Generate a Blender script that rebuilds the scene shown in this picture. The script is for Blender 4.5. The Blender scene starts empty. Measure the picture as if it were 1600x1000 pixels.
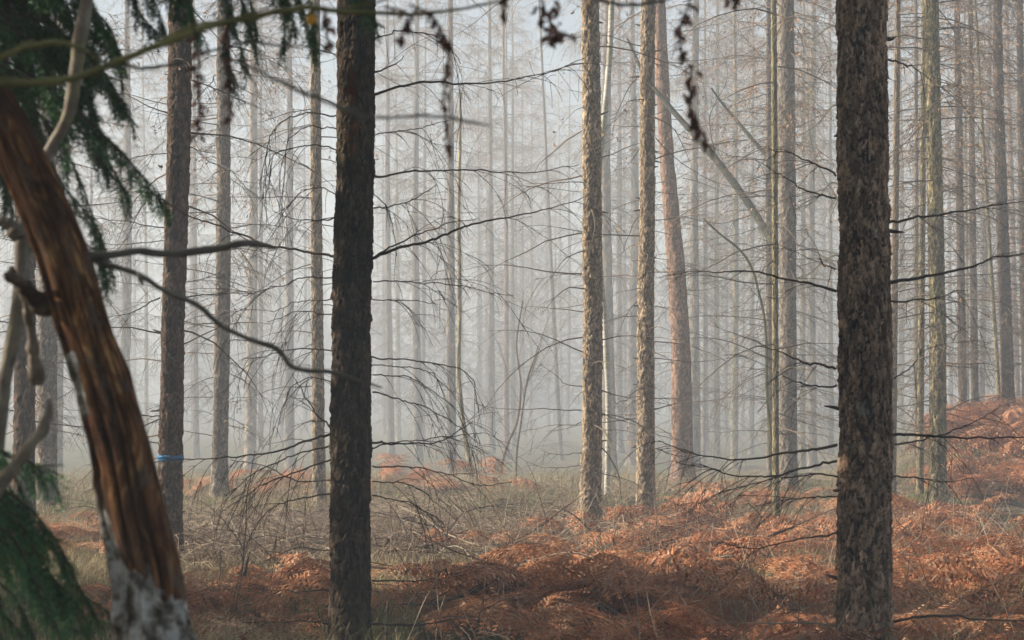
import bpy, math, random
import numpy as np
from mathutils import Vector

R = math.radians
sc = bpy.context.scene
COL = sc.collection

# ------------------------------------------------------------------ camera, light, exposure
F = 1600 * 70 / 36.0          # focal length in photo pixels
CAMZ, HORY = 1.6, 610.0
cam_d = bpy.data.cameras.new("camera"); cam = bpy.data.objects.new("camera", cam_d); COL.objects.link(cam)
cam.location = (0, 0, CAMZ); cam.rotation_euler = (R(90), 0, 0)
cam_d.lens = 70; cam_d.sensor_width = 36; cam_d.shift_y = (HORY - 500) / 1600.0
cam_d.clip_start = 0.05; cam_d.clip_end = 2000
cam_d.dof.use_dof = True; cam_d.dof.focus_distance = 21.5; cam_d.dof.aperture_fstop = 8.0
sc.camera = cam

SUN_EL, SUN_AZ = R(27), R(-83)       # azimuth measured from +Y towards +X: the sun stands to the left
sv = Vector((math.sin(SUN_AZ) * math.cos(SUN_EL), math.cos(SUN_AZ) * math.cos(SUN_EL), math.sin(SUN_EL)))
sd = bpy.data.lights.new("sun", "SUN"); sd.energy = 5.0; sd.angle = R(0.5); sd.color = (1.0, 0.91, 0.78)
so = bpy.data.objects.new("sun", sd); COL.objects.link(so)
so.rotation_euler = (-sv).to_track_quat('-Z', 'Y').to_euler()

w = bpy.data.worlds.new("World"); sc.world = w; w.use_nodes = True
nt = w.node_tree; bg = nt.nodes["Background"]
sky = nt.nodes.new("ShaderNodeTexSky"); sky.sky_type = 'NISHITA'; sky.sun_disc = False
sky.sun_elevation = SUN_EL; sky.sun_rotation = SUN_AZ; sky.dust_density = 2.0
nt.links.new(sky.outputs[0], bg.inputs[0]); bg.inputs[1].default_value = 0.056
sc.view_settings.view_transform = 'Standard'; sc.view_settings.look = 'None'
sc.view_settings.exposure = 1.55; sc.view_settings.gamma = 1
sc.render.engine = 'CYCLES'
cy = sc.cycles
cy.use_denoising = True
try:
    cy.denoiser = 'OPENIMAGEDENOISE'
except Exception:
    pass
cy.max_bounces = 5; cy.diffuse_bounces = 2; cy.glossy_bounces = 1; cy.transmission_bounces = 1
cy.volume_bounces = 1; cy.transparent_max_bounces = 4
cy.caustics_reflective = False; cy.caustics_refractive = False
cy.use_adaptive_sampling = True; cy.adaptive_threshold = 0.02

HAZE_DENSITY = 0.0078

rng = np.random.default_rng(7)
U = lambda a, b: float(rng.uniform(a, b))

# ------------------------------------------------------------------ terrain height
def sstep(a, b, x):
    t = np.clip((x - a) / (b - a), 0, 1)
    return t * t * (3 - 2 * t)

def G(x, y):
    """height of the forest floor"""
    x = np.asarray(x, float); y = np.asarray(y, float)
    h = 0.035 * np.sin(x * 1.3 + 0.7) * np.cos(y * 0.9) + 0.02 * np.sin(x * 3.1 + y * 2.3) + 0.012 * np.sin(x * 6.1 - y * 5.3 + 1)
    px = 800 + F * x / np.maximum(y, 6)
    bank = 1.15 * sstep(25.5, 35, y) * sstep(1375, 1560, px) * (y > 5)
    bank = np.where(y > 60, bank * np.exp(-(y - 60) / 40), bank)
    dip = -1.0 * sstep(30, 60, y) * (1 - sstep(1250, 1450, px))
    return h + bank + dip

def P(px, py, Y):
    return np.array([(px - 800) / F * Y, Y, CAMZ - (py - HORY) / F * Y])

# ------------------------------------------------------------------ mesh builder
class MB:
    def __init__(s):
        s.v = []; s.f4 = []; s.f3 = []; s.n = 0; s.at = {}
    def add(s, v, f, **at):
        v = np.asarray(v, float); f = np.asarray(f, np.int64)
        if f.size:
            (s.f4 if f.shape[1] == 4 else s.f3).append(f + s.n)
        s.v.append(v)
        for k in set(list(at) + list(s.at)):
            a = at.get(k, 0.0)
            a = np.full(len(v), a) if np.isscalar(a) else np.asarray(a, float)
            if k not in s.at:
                s.at[k] = [np.zeros(s.n)] if s.n else []
            s.at[k].append(a)
        s.n += len(v)
    def tube(s, pts, rad, sides=4, cap=True, **at):
        pts = np.asarray(pts, float); n = len(pts)
        rad = np.broadcast_to(np.asarray(rad, float), (n,))
        t = np.gradient(pts, axis=0); t /= (np.linalg.norm(t, axis=1, keepdims=True) + 1e-9)
        mt = t.mean(0); ref = np.eye(3)[np.argmin(np.abs(mt))]
        u = np.cross(t, ref); u /= (np.linalg.norm(u, axis=1, keepdims=True) + 1e-9)
        w_ = np.cross(t, u)
        a = np.arange(sides) * 2 * math.pi / sides
        V = pts[:, None] + rad[:, None, None] * (np.cos(a)[None, :, None] * u[:, None] + np.sin(a)[None, :, None] * w_[:, None])
        V = V.reshape(-1, 3)
        i = np.arange(n - 1)[:, None] * sides; j = np.arange(sides)[None]; j2 = (j + 1) % sides
        f = np.stack([i + j, i + j2, i + sides + j2, i + sides + j], -1).reshape(-1, 4)
        s.add(V, f, **at)
        if cap and sides > 3:
            c = s.n
            s.add(np.array([pts[-1]]), np.zeros((0, 3)), **{k: (v if np.isscalar(v) else float(np.asarray(v)[-1])) for k, v in at.items()})
            b = c - sides
            s.f3.append(np.array([[b + q, b + (q + 1) % sides, c] for q in range(sides)]))
    def mesh(s, name, mat, smooth=True):
        me = bpy.data.meshes.new(name)
        v = np.concatenate(s.v).astype(np.float32)
        f4 = np.concatenate(s.f4) if s.f4 else np.zeros((0, 4), np.int64)
        f3 = np.concatenate(s.f3) if s.f3 else np.zeros((0, 3), np.int64)
        me.vertices.add(len(v)); me.vertices.foreach_set("co", v.ravel())
        loops = np.concatenate([f4.ravel(), f3.ravel()]).astype(np.int32)
        me.loops.add(len(loops)); me.loops.foreach_set("vertex_index", loops)
        st = np.concatenate([np.arange(len(f4)) * 4, len(f4) * 4 + np.arange(len(f3)) * 3]).astype(np.int32)
        me.polygons.add(len(st)); me.polygons.foreach_set("loop_start", st)
        me.polygons.foreach_set("use_smooth", np.full(len(st), smooth))
        for k, a in s.at.items():
            at = me.attributes.new(k, 'FLOAT', 'POINT'); at.data.foreach_set("value", np.concatenate(a).astype(np.float32))
        me.update(calc_edges=True); me.validate()
        if mat: me.materials.append(mat)
        return me
    def build(s, name, mat, parent=None, smooth=True, loc=None):
        return link(name, s.mesh(name, mat, smooth), parent, loc)

def link(name, me, parent=None, loc=None):
    o = bpy.data.objects.new(name, me); COL.objects.link(o)
    if parent: o.parent = parent
    if loc is not None: o.location = loc
    return o

def tag(o, label=None, cat=None, group=None, kind=None):
    if label: o["label"] = label
    if cat: o["category"] = cat
    if group: o["group"] = group
    if kind: o["kind"] = kind
    return o

def empty(name, loc, label, cat, group=None):
    o = bpy.data.objects.new(name, None); COL.objects.link(o); o.location = tuple(loc)
    return tag(o, label, cat, group)

# ------------------------------------------------------------------ materials
class NM:
    def __init__(s, name, rough=0.9, spec=0.15):
        s.m = bpy.data.materials.new(name); s.m.use_nodes = True
        s.t = s.m.node_tree; s.b = s.t.nodes["Principled BSDF"]
        s.b.inputs["Roughness"].default_value = rough; s.b.inputs["Specular IOR Level"].default_value = spec
    def n(s, ty, **kw):
        n = s.t.nodes.new("ShaderNode" + ty)
        for k, v in kw.items(): setattr(n, k, v)
        return n
    def L(s, a, b): s.t.links.new(a, b)
    def attr(s, name):
        return s.n("Attribute", attribute_name=name).outputs["Fac"]
    def coords(s, scale=(1, 1, 1), attr=None):
        mp = s.n("Mapping"); mp.inputs["Scale"].default_value = scale
        if attr:
            c = s.n("CombineXYZ")
            for i, a in enumerate(attr): s.L(s.attr(a), c.inputs[i])
            s.L(c.outputs[0], mp.inputs[0])
        else:
            s.L(s.n("TexCoord").outputs["Object"], mp.inputs[0])
        return mp.outputs[0]
    def noise(s, vec, scale=5, detail=4, rough=0.55, dist=0.0):
        n = s.n("TexNoise"); n.inputs["Scale"].default_value = scale; n.inputs["Detail"].default_value = detail
        n.inputs["Roughness"].default_value = rough; n.inputs["Distortion"].default_value = dist
        s.L(vec, n.inputs["Vector"]); return n.outputs["Fac"]
    def ramp(s, fac, stops):
        r = s.n("ValToRGB"); e = r.color_ramp.elements
        while len(e) < len(stops): e.new(0.5)
        for el, (p, c) in zip(e, stops):
            el.position = p; el.color = (c[0], c[1], c[2], 1) if not np.isscalar(c) else (c, c, c, 1)
        s.L(fac, r.inputs[0]); return r.outputs[0]
    def mix(s, fac, a, b, mode='MIX'):
        m = s.n("Mix", data_type='RGBA', blend_type=mode)
        if np.isscalar(fac): m.inputs[0].default_value = fac
        else: s.L(fac, m.inputs[0])
        for i, c in ((6, a), (7, b)):
            if isinstance(c, (tuple, list)): m.inputs[i].default_value = (*c, 1)
            else: s.L(c, m.inputs[i])
        return m.outputs[2]
    def bump(s, h, strength=0.6, dist=0.01):
        b = s.n("Bump"); b.inputs["Strength"].default_value = strength; b.inputs["Distance"].default_value = dist
        s.L(h, b.inputs["Height"]); s.L(b.outputs[0], s.b.inputs["Normal"])
    def base(s, c):
        if isinstance(c, (tuple, list)): s.b.inputs["Base Color"].default_value = (*c, 1)
        else: s.L(c, s.b.inputs["Base Color"])
        return s.m

def bark_mat(name, dark, light, crack, moss=None, moss_amt=0.5, sc_=1.0, lichen=None):
    m = NM(name, 0.92, 0.12)
    v = m.coords((1, 1, 0.45))
    c = m.ramp(m.attr("cell"), [(0.25, dark), (0.78, light)])
    fine = m.noise(v, 38 * sc_, 5, 0.65)
    c = m.mix(0.75, c, m.ramp(fine, [(0.32, 0.25), (0.68, 1.7)]), 'MULTIPLY')
    c = m.mix(m.ramp(m.attr("crack"), [(0.08, 0.0), (0.55, 0.95)]), c, crack)  # cracks: darker bark, deepened further to paint in crevice shade
    big = m.noise(m.coords((1, 1, 0.35)), 2.3, 3, 0.6)
    c = m.mix(0.6, c, m.ramp(big, [(0.3, 0.6), (0.7, 1.35)]), 'MULTIPLY')
    if moss:
        mm = m.noise(m.coords((1, 1, 0.25)), 3.1 * sc_, 6, 0.7)
        c = m.mix(m.ramp(mm, [(0.62 - moss_amt * 0.35, 0.0), (0.80 - moss_amt * 0.3, 0.85)]), c, moss)
    if lichen:
        ll = m.noise(m.coords((1, 1, 0.6)), 17 * sc_, 3, 0.6)
        c = m.mix(m.ramp(ll, [(0.62, 0.0), (0.70, 0.7)]), c, lichen)
    m.bump(m.noise(v, 55 * sc_, 6, 0.75), 0.9, 0.014)
    return m.base(c)

M = {}
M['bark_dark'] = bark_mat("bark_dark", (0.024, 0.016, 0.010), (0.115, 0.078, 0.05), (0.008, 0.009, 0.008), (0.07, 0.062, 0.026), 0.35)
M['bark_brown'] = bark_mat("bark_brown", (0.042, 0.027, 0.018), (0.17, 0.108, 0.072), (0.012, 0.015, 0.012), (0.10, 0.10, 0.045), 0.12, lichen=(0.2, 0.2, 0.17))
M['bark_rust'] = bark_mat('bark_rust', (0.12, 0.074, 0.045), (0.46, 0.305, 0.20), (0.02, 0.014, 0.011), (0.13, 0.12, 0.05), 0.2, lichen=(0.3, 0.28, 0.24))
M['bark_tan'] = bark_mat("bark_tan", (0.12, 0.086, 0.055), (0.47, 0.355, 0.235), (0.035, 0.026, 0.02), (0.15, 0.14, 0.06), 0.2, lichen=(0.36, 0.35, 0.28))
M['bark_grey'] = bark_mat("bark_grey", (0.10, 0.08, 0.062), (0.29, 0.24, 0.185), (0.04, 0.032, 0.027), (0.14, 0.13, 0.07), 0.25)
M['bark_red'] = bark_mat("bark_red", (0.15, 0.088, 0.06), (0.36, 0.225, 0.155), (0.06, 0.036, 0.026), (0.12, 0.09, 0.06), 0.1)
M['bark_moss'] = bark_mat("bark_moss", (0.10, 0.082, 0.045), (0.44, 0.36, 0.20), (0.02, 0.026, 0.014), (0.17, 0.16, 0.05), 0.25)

def birch_mat():
    m = NM("bark_birch", 0.7, 0.25)
    c = m.ramp(m.noise(m.coords((3, 3, 14)), 3, 4, 0.6), [(0.42, (0.5, 0.47, 0.41)), (0.6, (0.38, 0.35, 0.29)), (0.66, (0.06, 0.05, 0.045))])
    c = m.mix(m.ramp(m.noise(m.coords(), 4, 3), [(0.45, 0.0), (0.65, 0.6)]), c, (0.19, 0.18, 0.06))
    return m.base(c)
M['birch'] = birch_mat()

def twig_mat(name, a, b):
    m = NM(name, 0.85, 0.2)
    c = m.ramp(m.noise(m.coords(), 9, 3), [(0.35, a), (0.65, b)])
    m.bump(m.noise(m.coords(), 120, 2), 0.5, 0.003)
    return m.base(c)
M['twig'] = twig_mat("dead_twig", (0.045, 0.034, 0.027), (0.10, 0.078, 0.06))
M['twig_far'] = twig_mat("larch_twig", (0.10, 0.075, 0.055), (0.19, 0.14, 0.095))
M['twig_pale'] = twig_mat("pale_stick", (0.17, 0.13, 0.095), (0.36, 0.29, 0.21))
M['twig_moss'] = twig_mat("mossy_twig", (0.10, 0.095, 0.045), (0.21, 0.20, 0.085))
M['twig_brown'] = twig_mat('broken_brown_limb', (0.05, 0.034, 0.024), (0.16, 0.105, 0.07))
M['stick_dark'] = twig_mat('algae_green_bark', (0.03, 0.034, 0.022), (0.075, 0.08, 0.05))
M['stick_grey'] = twig_mat("grey_branch", (0.085, 0.078, 0.062), (0.17, 0.155, 0.125))

def tint_mat(name, stops, rough=0.85, transl=0.25, spec=0.2):
    m = NM(name, rough, spec)
    c = m.ramp(m.attr("tint"), stops)
    c = m.mix(0.5, c, m.ramp(m.noise(m.coords(), 14, 3), [(0.3, 0.6), (0.7, 1.4)]), 'MULTIPLY')
    m.base(c)
    tr = m.n("BsdfTranslucent"); m.L(c, tr.inputs[0])
    mx = m.n("MixShader"); mx.inputs[0].default_value = transl
    m.L(m.b.outputs[0], mx.inputs[1]); m.L(tr.outputs[0], mx.inputs[2])
    m.L(mx.outputs[0], m.t.nodes["Material Output"].inputs[0])
    return m.m
M['bracken'] = tint_mat("dead_bracken", [(0.0, (0.15, 0.062, 0.033)), (0.35, (0.37, 0.138, 0.060)), (0.65, (0.52, 0.235, 0.108)), (1.0, (0.60, 0.41, 0.26))], 0.8, 0.25)
M['grass'] = tint_mat("dry_grass", [(0.0, (0.10, 0.12, 0.035)), (0.3, (0.24, 0.20, 0.09)), (0.7, (0.40, 0.31, 0.17)), (1.0, (0.50, 0.41, 0.26))], 0.8, 0.25)
M['fir'] = tint_mat("fir_needles", [(0.0, (0.025, 0.065, 0.028)), (0.6, (0.05, 0.13, 0.05)), (1.0, (0.10, 0.21, 0.07))], 0.6, 0.15, 0.3)
M['youngfir'] = tint_mat("young_fir_needles", [(0.0, (0.02, 0.075, 0.04)), (0.55, (0.06, 0.19, 0.08)), (1.0, (0.18, 0.37, 0.12))], 0.6, 0.2, 0.3)
M['needle'] = tint_mat("larch_needles", [(0.0, (0.30, 0.15, 0.07)), (1.0, (0.42, 0.25, 0.12))], 0.8, 0.4)
M['leaf'] = tint_mat("withered_leaf", [(0.0, (0.07, 0.036, 0.032)), (0.6, (0.16, 0.08, 0.062)), (1.0, (0.27, 0.14, 0.10))], 0.8, 0.2)
M['yleaf'] = NM("yellow_leaf", 0.7).base((0.6, 0.3, 0.03))
M['litter'] = tint_mat("leaf_litter", [(0.0, (0.09, 0.05, 0.03)), (0.6, (0.22, 0.13, 0.075)), (1.0, (0.36, 0.26, 0.17))], 0.9, 0.1)
M['paint'] = NM("blue_paint", 0.6).base((0.015, 0.13, 0.29))

def ground_mat():
    m = NM("forest_floor", 0.95, 0.08)
    v = m.coords()
    c = m.ramp(m.noise(v, 1.1, 8, 0.65), [(0.35, (0.055, 0.04, 0.025)), (0.5, (0.13, 0.095, 0.058)), (0.68, (0.24, 0.185, 0.11))])
    c = m.mix(m.ramp(m.noise(v, 0.8, 5, 0.7, 0.4), [(0.50, 0.0), (0.60, 0.85)]), c, (0.10, 0.135, 0.03))
    c = m.mix(0.8, c, m.ramp(m.noise(v, 22, 5, 0.7), [(0.3, 0.4), (0.7, 1.5)]), 'MULTIPLY')
    m.bump(m.noise(v, 16, 8, 0.75), 0.9, 0.08)
    return m.base(c)
M['ground'] = ground_mat()

def snag_mat():
    m = NM("rotten_birch_wood", 0.95, 0.08)
    v = m.coords((1, 1, 0.22), attr=("ax", "ay", "al"))
    c = m.ramp(m.noise(v, 22, 7, 0.68, 1.6), [(0.35, (0.018, 0.011, 0.008)), (0.46, (0.085, 0.040, 0.022)), (0.55, (0.21, 0.095, 0.042)), (0.64, (0.52, 0.29, 0.12))])
    c = m.mix(m.ramp(m.attr('fiss'), [(.25, .9), (.5, 0.0)]), c, (0.012, 0.009, 0.007))  # dark fissures from a cavity map, groove shade put into the colour
    c = m.mix(m.ramp(m.noise(m.coords((1, 1, 0.4), attr=('ax', 'ay', 'al')), 40, 5, 0.7), [(.52, 0.0), (.64, .75)]), c, (0.13, 0.105, 0.085))
    c = m.mix(m.ramp(m.noise(m.coords((1, 1, 0.3), attr=("ax", "ay", "al")), 13, 3, 0.5), [(0.45, 0.0), (0.62, 0.6)]), c, (0.07, 0.042, 0.032))
    n = m.noise(m.coords((1, 1, 0.7), attr=("ax", "ay", "al")), 26, 5, 0.65)
    bk = m.ramp(n, [(0.36, (0.03, 0.025, 0.02)), (0.46, (0.13, 0.115, 0.095)), (0.53, (0.32, 0.30, 0.27)), (0.62, (0.55, 0.54, 0.52))])
    # birch bark survives on the lower part of the stem, with a torn edge
    add = m.n("Math", operation='ADD'); m.L(m.attr("bark"), add.inputs[0])
    sub = m.n("Math", operation='MULTIPLY_ADD'); m.L(m.noise(m.coords((1, 1, 0.6), attr=("ax", "ay", "al")), 16, 4, 0.6), sub.inputs[0])
    sub.inputs[1].default_value = 1.9; sub.inputs[2].default_value = -0.95; m.L(sub.outputs[0], add.inputs[1])
    c = m.mix(m.ramp(add.outputs[0], [(0.47, 0.0), (0.53, 1.0)]), c, bk)
    m.bump(m.noise(v, 60, 5, 0.65), 0.8, 0.006)
    return m.base(c)
M['snag'] = snag_mat()

def pale_mat():
    m = NM("weathered_birch_limb", 0.8, 0.25)
    v = m.coords()
    c = m.ramp(m.noise(v, 14, 5, 0.65), [(0.3, (0.075, 0.058, 0.042)), (0.5, (0.20, 0.165, 0.13)), (0.7, (0.34, 0.31, 0.26))])
    c = m.mix(m.ramp(m.noise(v, 7, 4, 0.6), [(0.5, 0.0), (0.66, 0.75)]), c, (0.16, 0.15, 0.05))
    m.bump(m.noise(v, 60, 4, 0.6), 0.7, 0.005)
    return m.base(c)
M['pale'] = pale_mat()

# ------------------------------------------------------------------ forest floor
def axis(*segs):
    out = []
    for a, b, s in segs: out.append(np.arange(a, b, s))
    return np.concatenate(out + [[segs[-1][1]]])
gx = axis((-150, -20, 5), (-20, -8, 1), (-8, 12, 0.12), (12, 20, 1), (20, 150, 5))
gy = axis((-60, 4, 4), (4, 10, 0.5), (10, 40, 0.12), (40, 80, 1), (80, 260, 6))
XX, YY = np.meshgrid(gx, gy)
def vnoise(x, y, seed=0):
    """smooth 2-D value noise"""
    xi, yi = np.floor(x).astype(np.int64), np.floor(y).astype(np.int64)
    fx, fy = x - xi, y - yi; fx = fx * fx * (3 - 2 * fx); fy = fy * fy * (3 - 2 * fy)
    h = lambda a, b: ((np.sin(a * 127.1 + b * 311.7 + seed * 74.7) * 43758.5453) % 1.0)
    return (h(xi, yi) * (1 - fx) + h(xi + 1, yi) * fx) * (1 - fy) + (h(xi, yi + 1) * (1 - fx) + h(xi + 1, yi + 1) * fx) * fy
ZZ = G(XX, YY) + 0.05 * (vnoise(XX * 2.2, YY * 2.2, 1) - 0.5) + 0.04 * (vnoise(XX * 5, YY * 5, 2) - 0.5)
for px_, Y_, h_ in [(546, 11.9, .05), (1349, 10.5, .08), (921, 21.6, .10), (1009, 23.7, .09), (1466, 25, .1), (265, 17.8, .09), (1067, 35, .12), (1232, 31, .1), (342, 28, .09), (40, 20, .09), (74, 26, .09), (497, 26, .08), (1214, 22.6, .06), (1438, 28, .06), (706, 54, .1), (1573, 34.5, .1)]:
    ZZ = ZZ + h_ * np.exp(-((XX - (px_ - 800) / F * Y_) ** 2 + (YY - Y_) ** 2) / (2 * .32 ** 2))
gb = MB(); nx = len(gx); ny = len(gy)
i = (np.arange(ny - 1)[:, None] * nx + np.arange(nx - 1)[None]).ravel()
gb.add(np.stack([XX.ravel(), YY.ravel(), ZZ.ravel()], 1), np.stack([i, i + 1, i + nx + 1, i + nx], 1))
tag(gb.build("ground", M['ground']), "forest floor of litter and moss", kind="structure")

# ------------------------------------------------------------------ bark trunks
def cells(u, v, seed):
    """jittered cells: returns (id value, edge nearness, offset inside the cell in v)"""
    r = np.random.default_rng(seed); N = 128
    jx, jy, idv = r.random((N, N)), r.random((N, N)), r.random((N, N))
    return jx, jy, idv, N

def bark_disp(theta, z, radius, cw, ch, seed):
    nu = max(6, int(round(2 * math.pi * radius / cw)))
    jx, jy, idv, N = cells(None, None, seed)
    u = theta / (2 * math.pi) * nu
    v = z / ch
    # staggered rows, wobbling so cracks are not straight
    u = u + 0.9 * (vnoise(theta * 4, z / ch * 0.9, seed) - 0.5) + 0.5 * (vnoise(theta * 17, z / ch * 3.1, seed + 1) - 0.5); v = v + 1.3 * (vnoise(theta * 5, z / ch * 0.6, seed + 3) - 0.5) + 0.6 * (vnoise(theta * 15, z / ch * 3.3, seed + 4) - 0.5)
    ui, vi = np.floor(u).astype(int), np.floor(v).astype(int)
    d1 = np.full(u.shape, 9.0); d2 = d1.copy(); cid = np.zeros(u.shape); off = np.zeros(u.shape)
    for a in (-1, 0, 1):
        for b in (-1, 0, 1):
            cu, cv = (ui + a), (vi + b)
            k1, k2 = np.mod(cu, nu) % N, np.mod(cv, N)
            px, py = cu + 0.02 + 0.96 * jx[k1, k2], cv + 0.02 + 0.96 * jy[k1, k2]
            d = np.hypot(u - px, v - py)
            nearer = d < d1
            d2 = np.where(nearer, d1, np.minimum(d2, d))
            cid = np.where(nearer, idv[k1, k2], cid); off = np.where(nearer, v - py, off)
            d1 = np.where(nearer, d, d1)
    edge = np.clip(1 - (d2 - d1) / 0.22, 0, 1)
    return cid, edge, off

def trunk_grid(r0, H, nt_, dz0, ztop_fine, cw, ch, amp, seed, path=None, flare=0.5, taper=None):
    """vertical trunk from z=-0.15; path(z)->(x,y) offset"""
    zs = np.concatenate([np.arange(-0.15, ztop_fine, dz0), np.arange(ztop_fine, H, 0.4), [H]])
    th = np.arange(nt_) * 2 * math.pi / nt_
    T, Z = np.meshgrid(th, zs)
    rz = r0 * (1 - 0.86 * np.clip(Z / H, 0, 1) ** 1.15) if taper is None else r0 * taper(Z)
    rz = rz * (1 + flare * np.exp(-np.clip(Z + 0.1, 0, None) / 0.2) * (1 + 0.3 * np.cos(3 * T + seed)))
    cid, edge, off = bark_disp(T, Z, r0, cw, ch, seed)
    cid2, edge2, off2 = bark_disp(T + 0.3, Z * 1.07 + 3, r0, cw * 0.45, ch * 0.4, seed + 21)
    msk = vnoise(T * 5, Z * 7, seed + 31)
    rz = rz + 0.09 * r0 * (vnoise(T * 1.2 + 3, Z * 1.6, seed + 41) - .5) * (0.3 + np.sin(T / 2) ** 2) + .05 * r0 * (vnoise(np.cos(T) * 3 + 9, Z * 6 + np.sin(T) * 3, seed + 43) - .5)
    d = 1.75 * amp * (((cid - 0.5) * 0.9 - edge ** 2 * 0.8 - off * 0.35) * (0.45 + 0.9 * msk) + (cid2 - 0.5) * 0.5 - edge2 * 0.35 * (1 - msk) - off2 * 0.3) + amp * 0.5 * (vnoise(T * 22, Z * 70, seed + 9) - 0.5)
    cid = 0.55 * cid + 0.45 * cid2; edge = np.maximum(edge ** 2 * (0.3 + 0.9 * msk), 0.55 * edge2 ** 2)
    d = d * (Z < ztop_fine + 0.3)
    rr = rz + d + 0.03 * r0 * np.sin(2 * T + Z * 0.7 + seed)
    X, Y = rr * np.cos(T), rr * np.sin(T)
    if path is not None:
        ox, oy = path(Z); X = X + ox; Y = Y + oy
    mb = MB(); n = len(zs)
    i = np.arange(n - 1)[:, None] * nt_; j = np.arange(nt_)[None]; j2 = (j + 1) % nt_
    f = np.stack([i + j, i + j2, i + nt_ + j2, i + nt_ + j], -1).reshape(-1, 4)
    mb.add(np.stack([X.ravel(), Y.ravel(), Z.ravel()], 1), f, cell=np.clip(cid * 0.8 + 0.2 * (off + 0.5), 0, 1).ravel(), crack=edge.ravel())
    return mb

# ------------------------------------------------------------------ branches
def wander(p0, d0, L, n, droop, wig, r):
    pts = [np.array(p0, float)]; d = np.array(d0, float); d /= np.linalg.norm(d)
    for k in range(n):
        d = d + np.array([0, 0, -droop / n]) + r.normal(0, wig, 3); d /= np.linalg.norm(d)
        pts.append(pts[-1] + d * L / n)
    return np.array(pts)

def larch_crown(seed, H=16.0, live=8.5, dens=1.0, twn=9, low=0.7, sides=3, needles=True, dens_dead=1.0, tr=1.0):
    r = np.random.default_rng(seed); tw = MB(); nd = []
    z = low
    while z < H - 0.3:
        dead = z < live
        z += r.uniform(0.03, 0.15) / dens / dens_dead if dead else r.uniform(0.06, 0.16) / dens
        if dead:
            L = r.uniform(0.5, 1.9) * (0.75 + 0.3 * z / live)
            if r.random() < 0.2: L *= 0.3
        else:
            L = (H - z) / (H - live) * r.uniform(1.6, 2.7) + 0.3
        a = r.uniform(0, 2 * math.pi); el = r.uniform(-0.25, 0.3) if dead else r.uniform(0.0, 0.5)
        p = wander((0, 0, z), (math.cos(a) * math.cos(el), math.sin(a) * math.cos(el), math.sin(el)), L, 6, r.uniform(0.1, 0.7) if dead else 0.35, 0.11, r)
        rb = 0.0045 + 0.0042 * L
        tw.tube(p, np.linspace(rb, 0.0022, len(p)), sides, False)
        for k in range(int(twn * L * (0.8 if dead else 1.3))):
            t = r.uniform(0.15, 1) * 5.99; q = int(t); s0 = p[q] + (p[q + 1] - p[q]) * (t - q)
            bd = p[q + 1] - p[q]; bd /= np.linalg.norm(bd)
            sd_ = np.cross(bd, [0, 0, 1]) * r.choice([-1, 1])
            d = bd * 0.5 + sd_ * r.uniform(0.3, 1) + np.array([0, 0, r.uniform(-0.6, 0.3)])
            l = r.uniform(0.12, 0.55) * (0.6 + 0.4 * L)
            pp = wander(s0, d, l, 3, r.uniform(0.2, 1.2), 0.12, r)
            tw.tube(pp, np.array([0.0026, 0.0022, 0.0018, 0.001]) * tr, 3, False)
            if needles and r.random() < (0.75 if not dead else .05 + .4 * (z > 4.5)):
                for c in pp[1:]:
                    nd.append(c)
    if nd:
        c = np.repeat(np.array(nd), 2, 0); c = c + r.normal(0, 0.03, c.shape)
        n = len(c); a = r.normal(0, 1, (n, 3)); a /= np.linalg.norm(a, axis=1, keepdims=True); b = r.normal(0, 1, (n, 3)); b /= np.linalg.norm(b, axis=1, keepdims=True)
        s = r.uniform(0.014, 0.036, (n, 1))
        V = np.stack([c - a * s, c + a * s, c + b * s * 0.8], 1).reshape(-1, 3)
        nd = (V, np.arange(3 * n).reshape(-1, 3))
    return tw, nd

def crown_mesh(name, seed, **k):
    tw, nd = larch_crown(seed, **k)
    if len(nd): tw.add(nd[0], nd[1], tint=np.repeat(np.random.default_rng(seed).random(len(nd[1])), 3), isn=1.0)
    else: tw.at['isn'] = [np.zeros(tw.n)]
    me = tw.mesh(name, M['crown'])
    return me

def crown_mat():
    m = NM("larch_crown", 0.85, 0.15)
    c = m.ramp(m.noise(m.coords(), 5, 3), [(0.35, (0.085, 0.066, 0.048)), (0.65, (0.17, 0.13, 0.09))])
    c2 = m.ramp(m.attr("tint"), [(0.0, (0.30, 0.15, 0.07)), (1.0, (0.44, 0.27, 0.14))])
    return m.base(m.mix(m.attr("isn"), c, c2))
M['crown'] = crown_mat()

CROWNS = [crown_mesh("crown", 100 + k, twn=13, dens_dead=1.6, tr=1.35, live=[8, 10, 9, 7.5, 11, 9, 8.5, 10][k], dens=[1, .8, 1.2, .9, 1, 1.1, .8, 1][k]) for k in range(8)]
BARE = [crown_mesh("crown", 200 + k, live=12, dens=[.5, .7, .4][k], twn=5) for k in range(3)]

H_TREE = 16.0
def generic_path(seed):
    a, b, c = [np.random.default_rng(seed).uniform(-1, 1) for _ in range(3)]
    r = np.random.default_rng(seed + 50); a, b, c, d = r.uniform(-1, 1, 4)
    return lambda z: (0.03 * a * np.sin(z * 0.5 + b * 3), 0.03 * c * np.sin(z * 0.45 + d * 3))

TRK_R = 0.10
TRUNKS = {}
def trunk_mesh(matk, k, fine):
    key = (matk, k, fine)
    if key not in TRUNKS:
        big = matk == 'bark_tan'
        if fine: mb = trunk_grid(TRK_R, H_TREE, 52, 0.022, 8.2, 0.05 if big else 0.045, 0.085 if big else 0.08, 0.0085, 31 + k * 7, generic_path(k))
        else: mb = trunk_grid(TRK_R, H_TREE, 18, 0.10, 9.0, 0.09, 0.22, 0.006, 31 + k * 7, generic_path(k))
        TRUNKS[key] = mb.mesh("trunk", M[matk])
    return TRUNKS[key]

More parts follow.
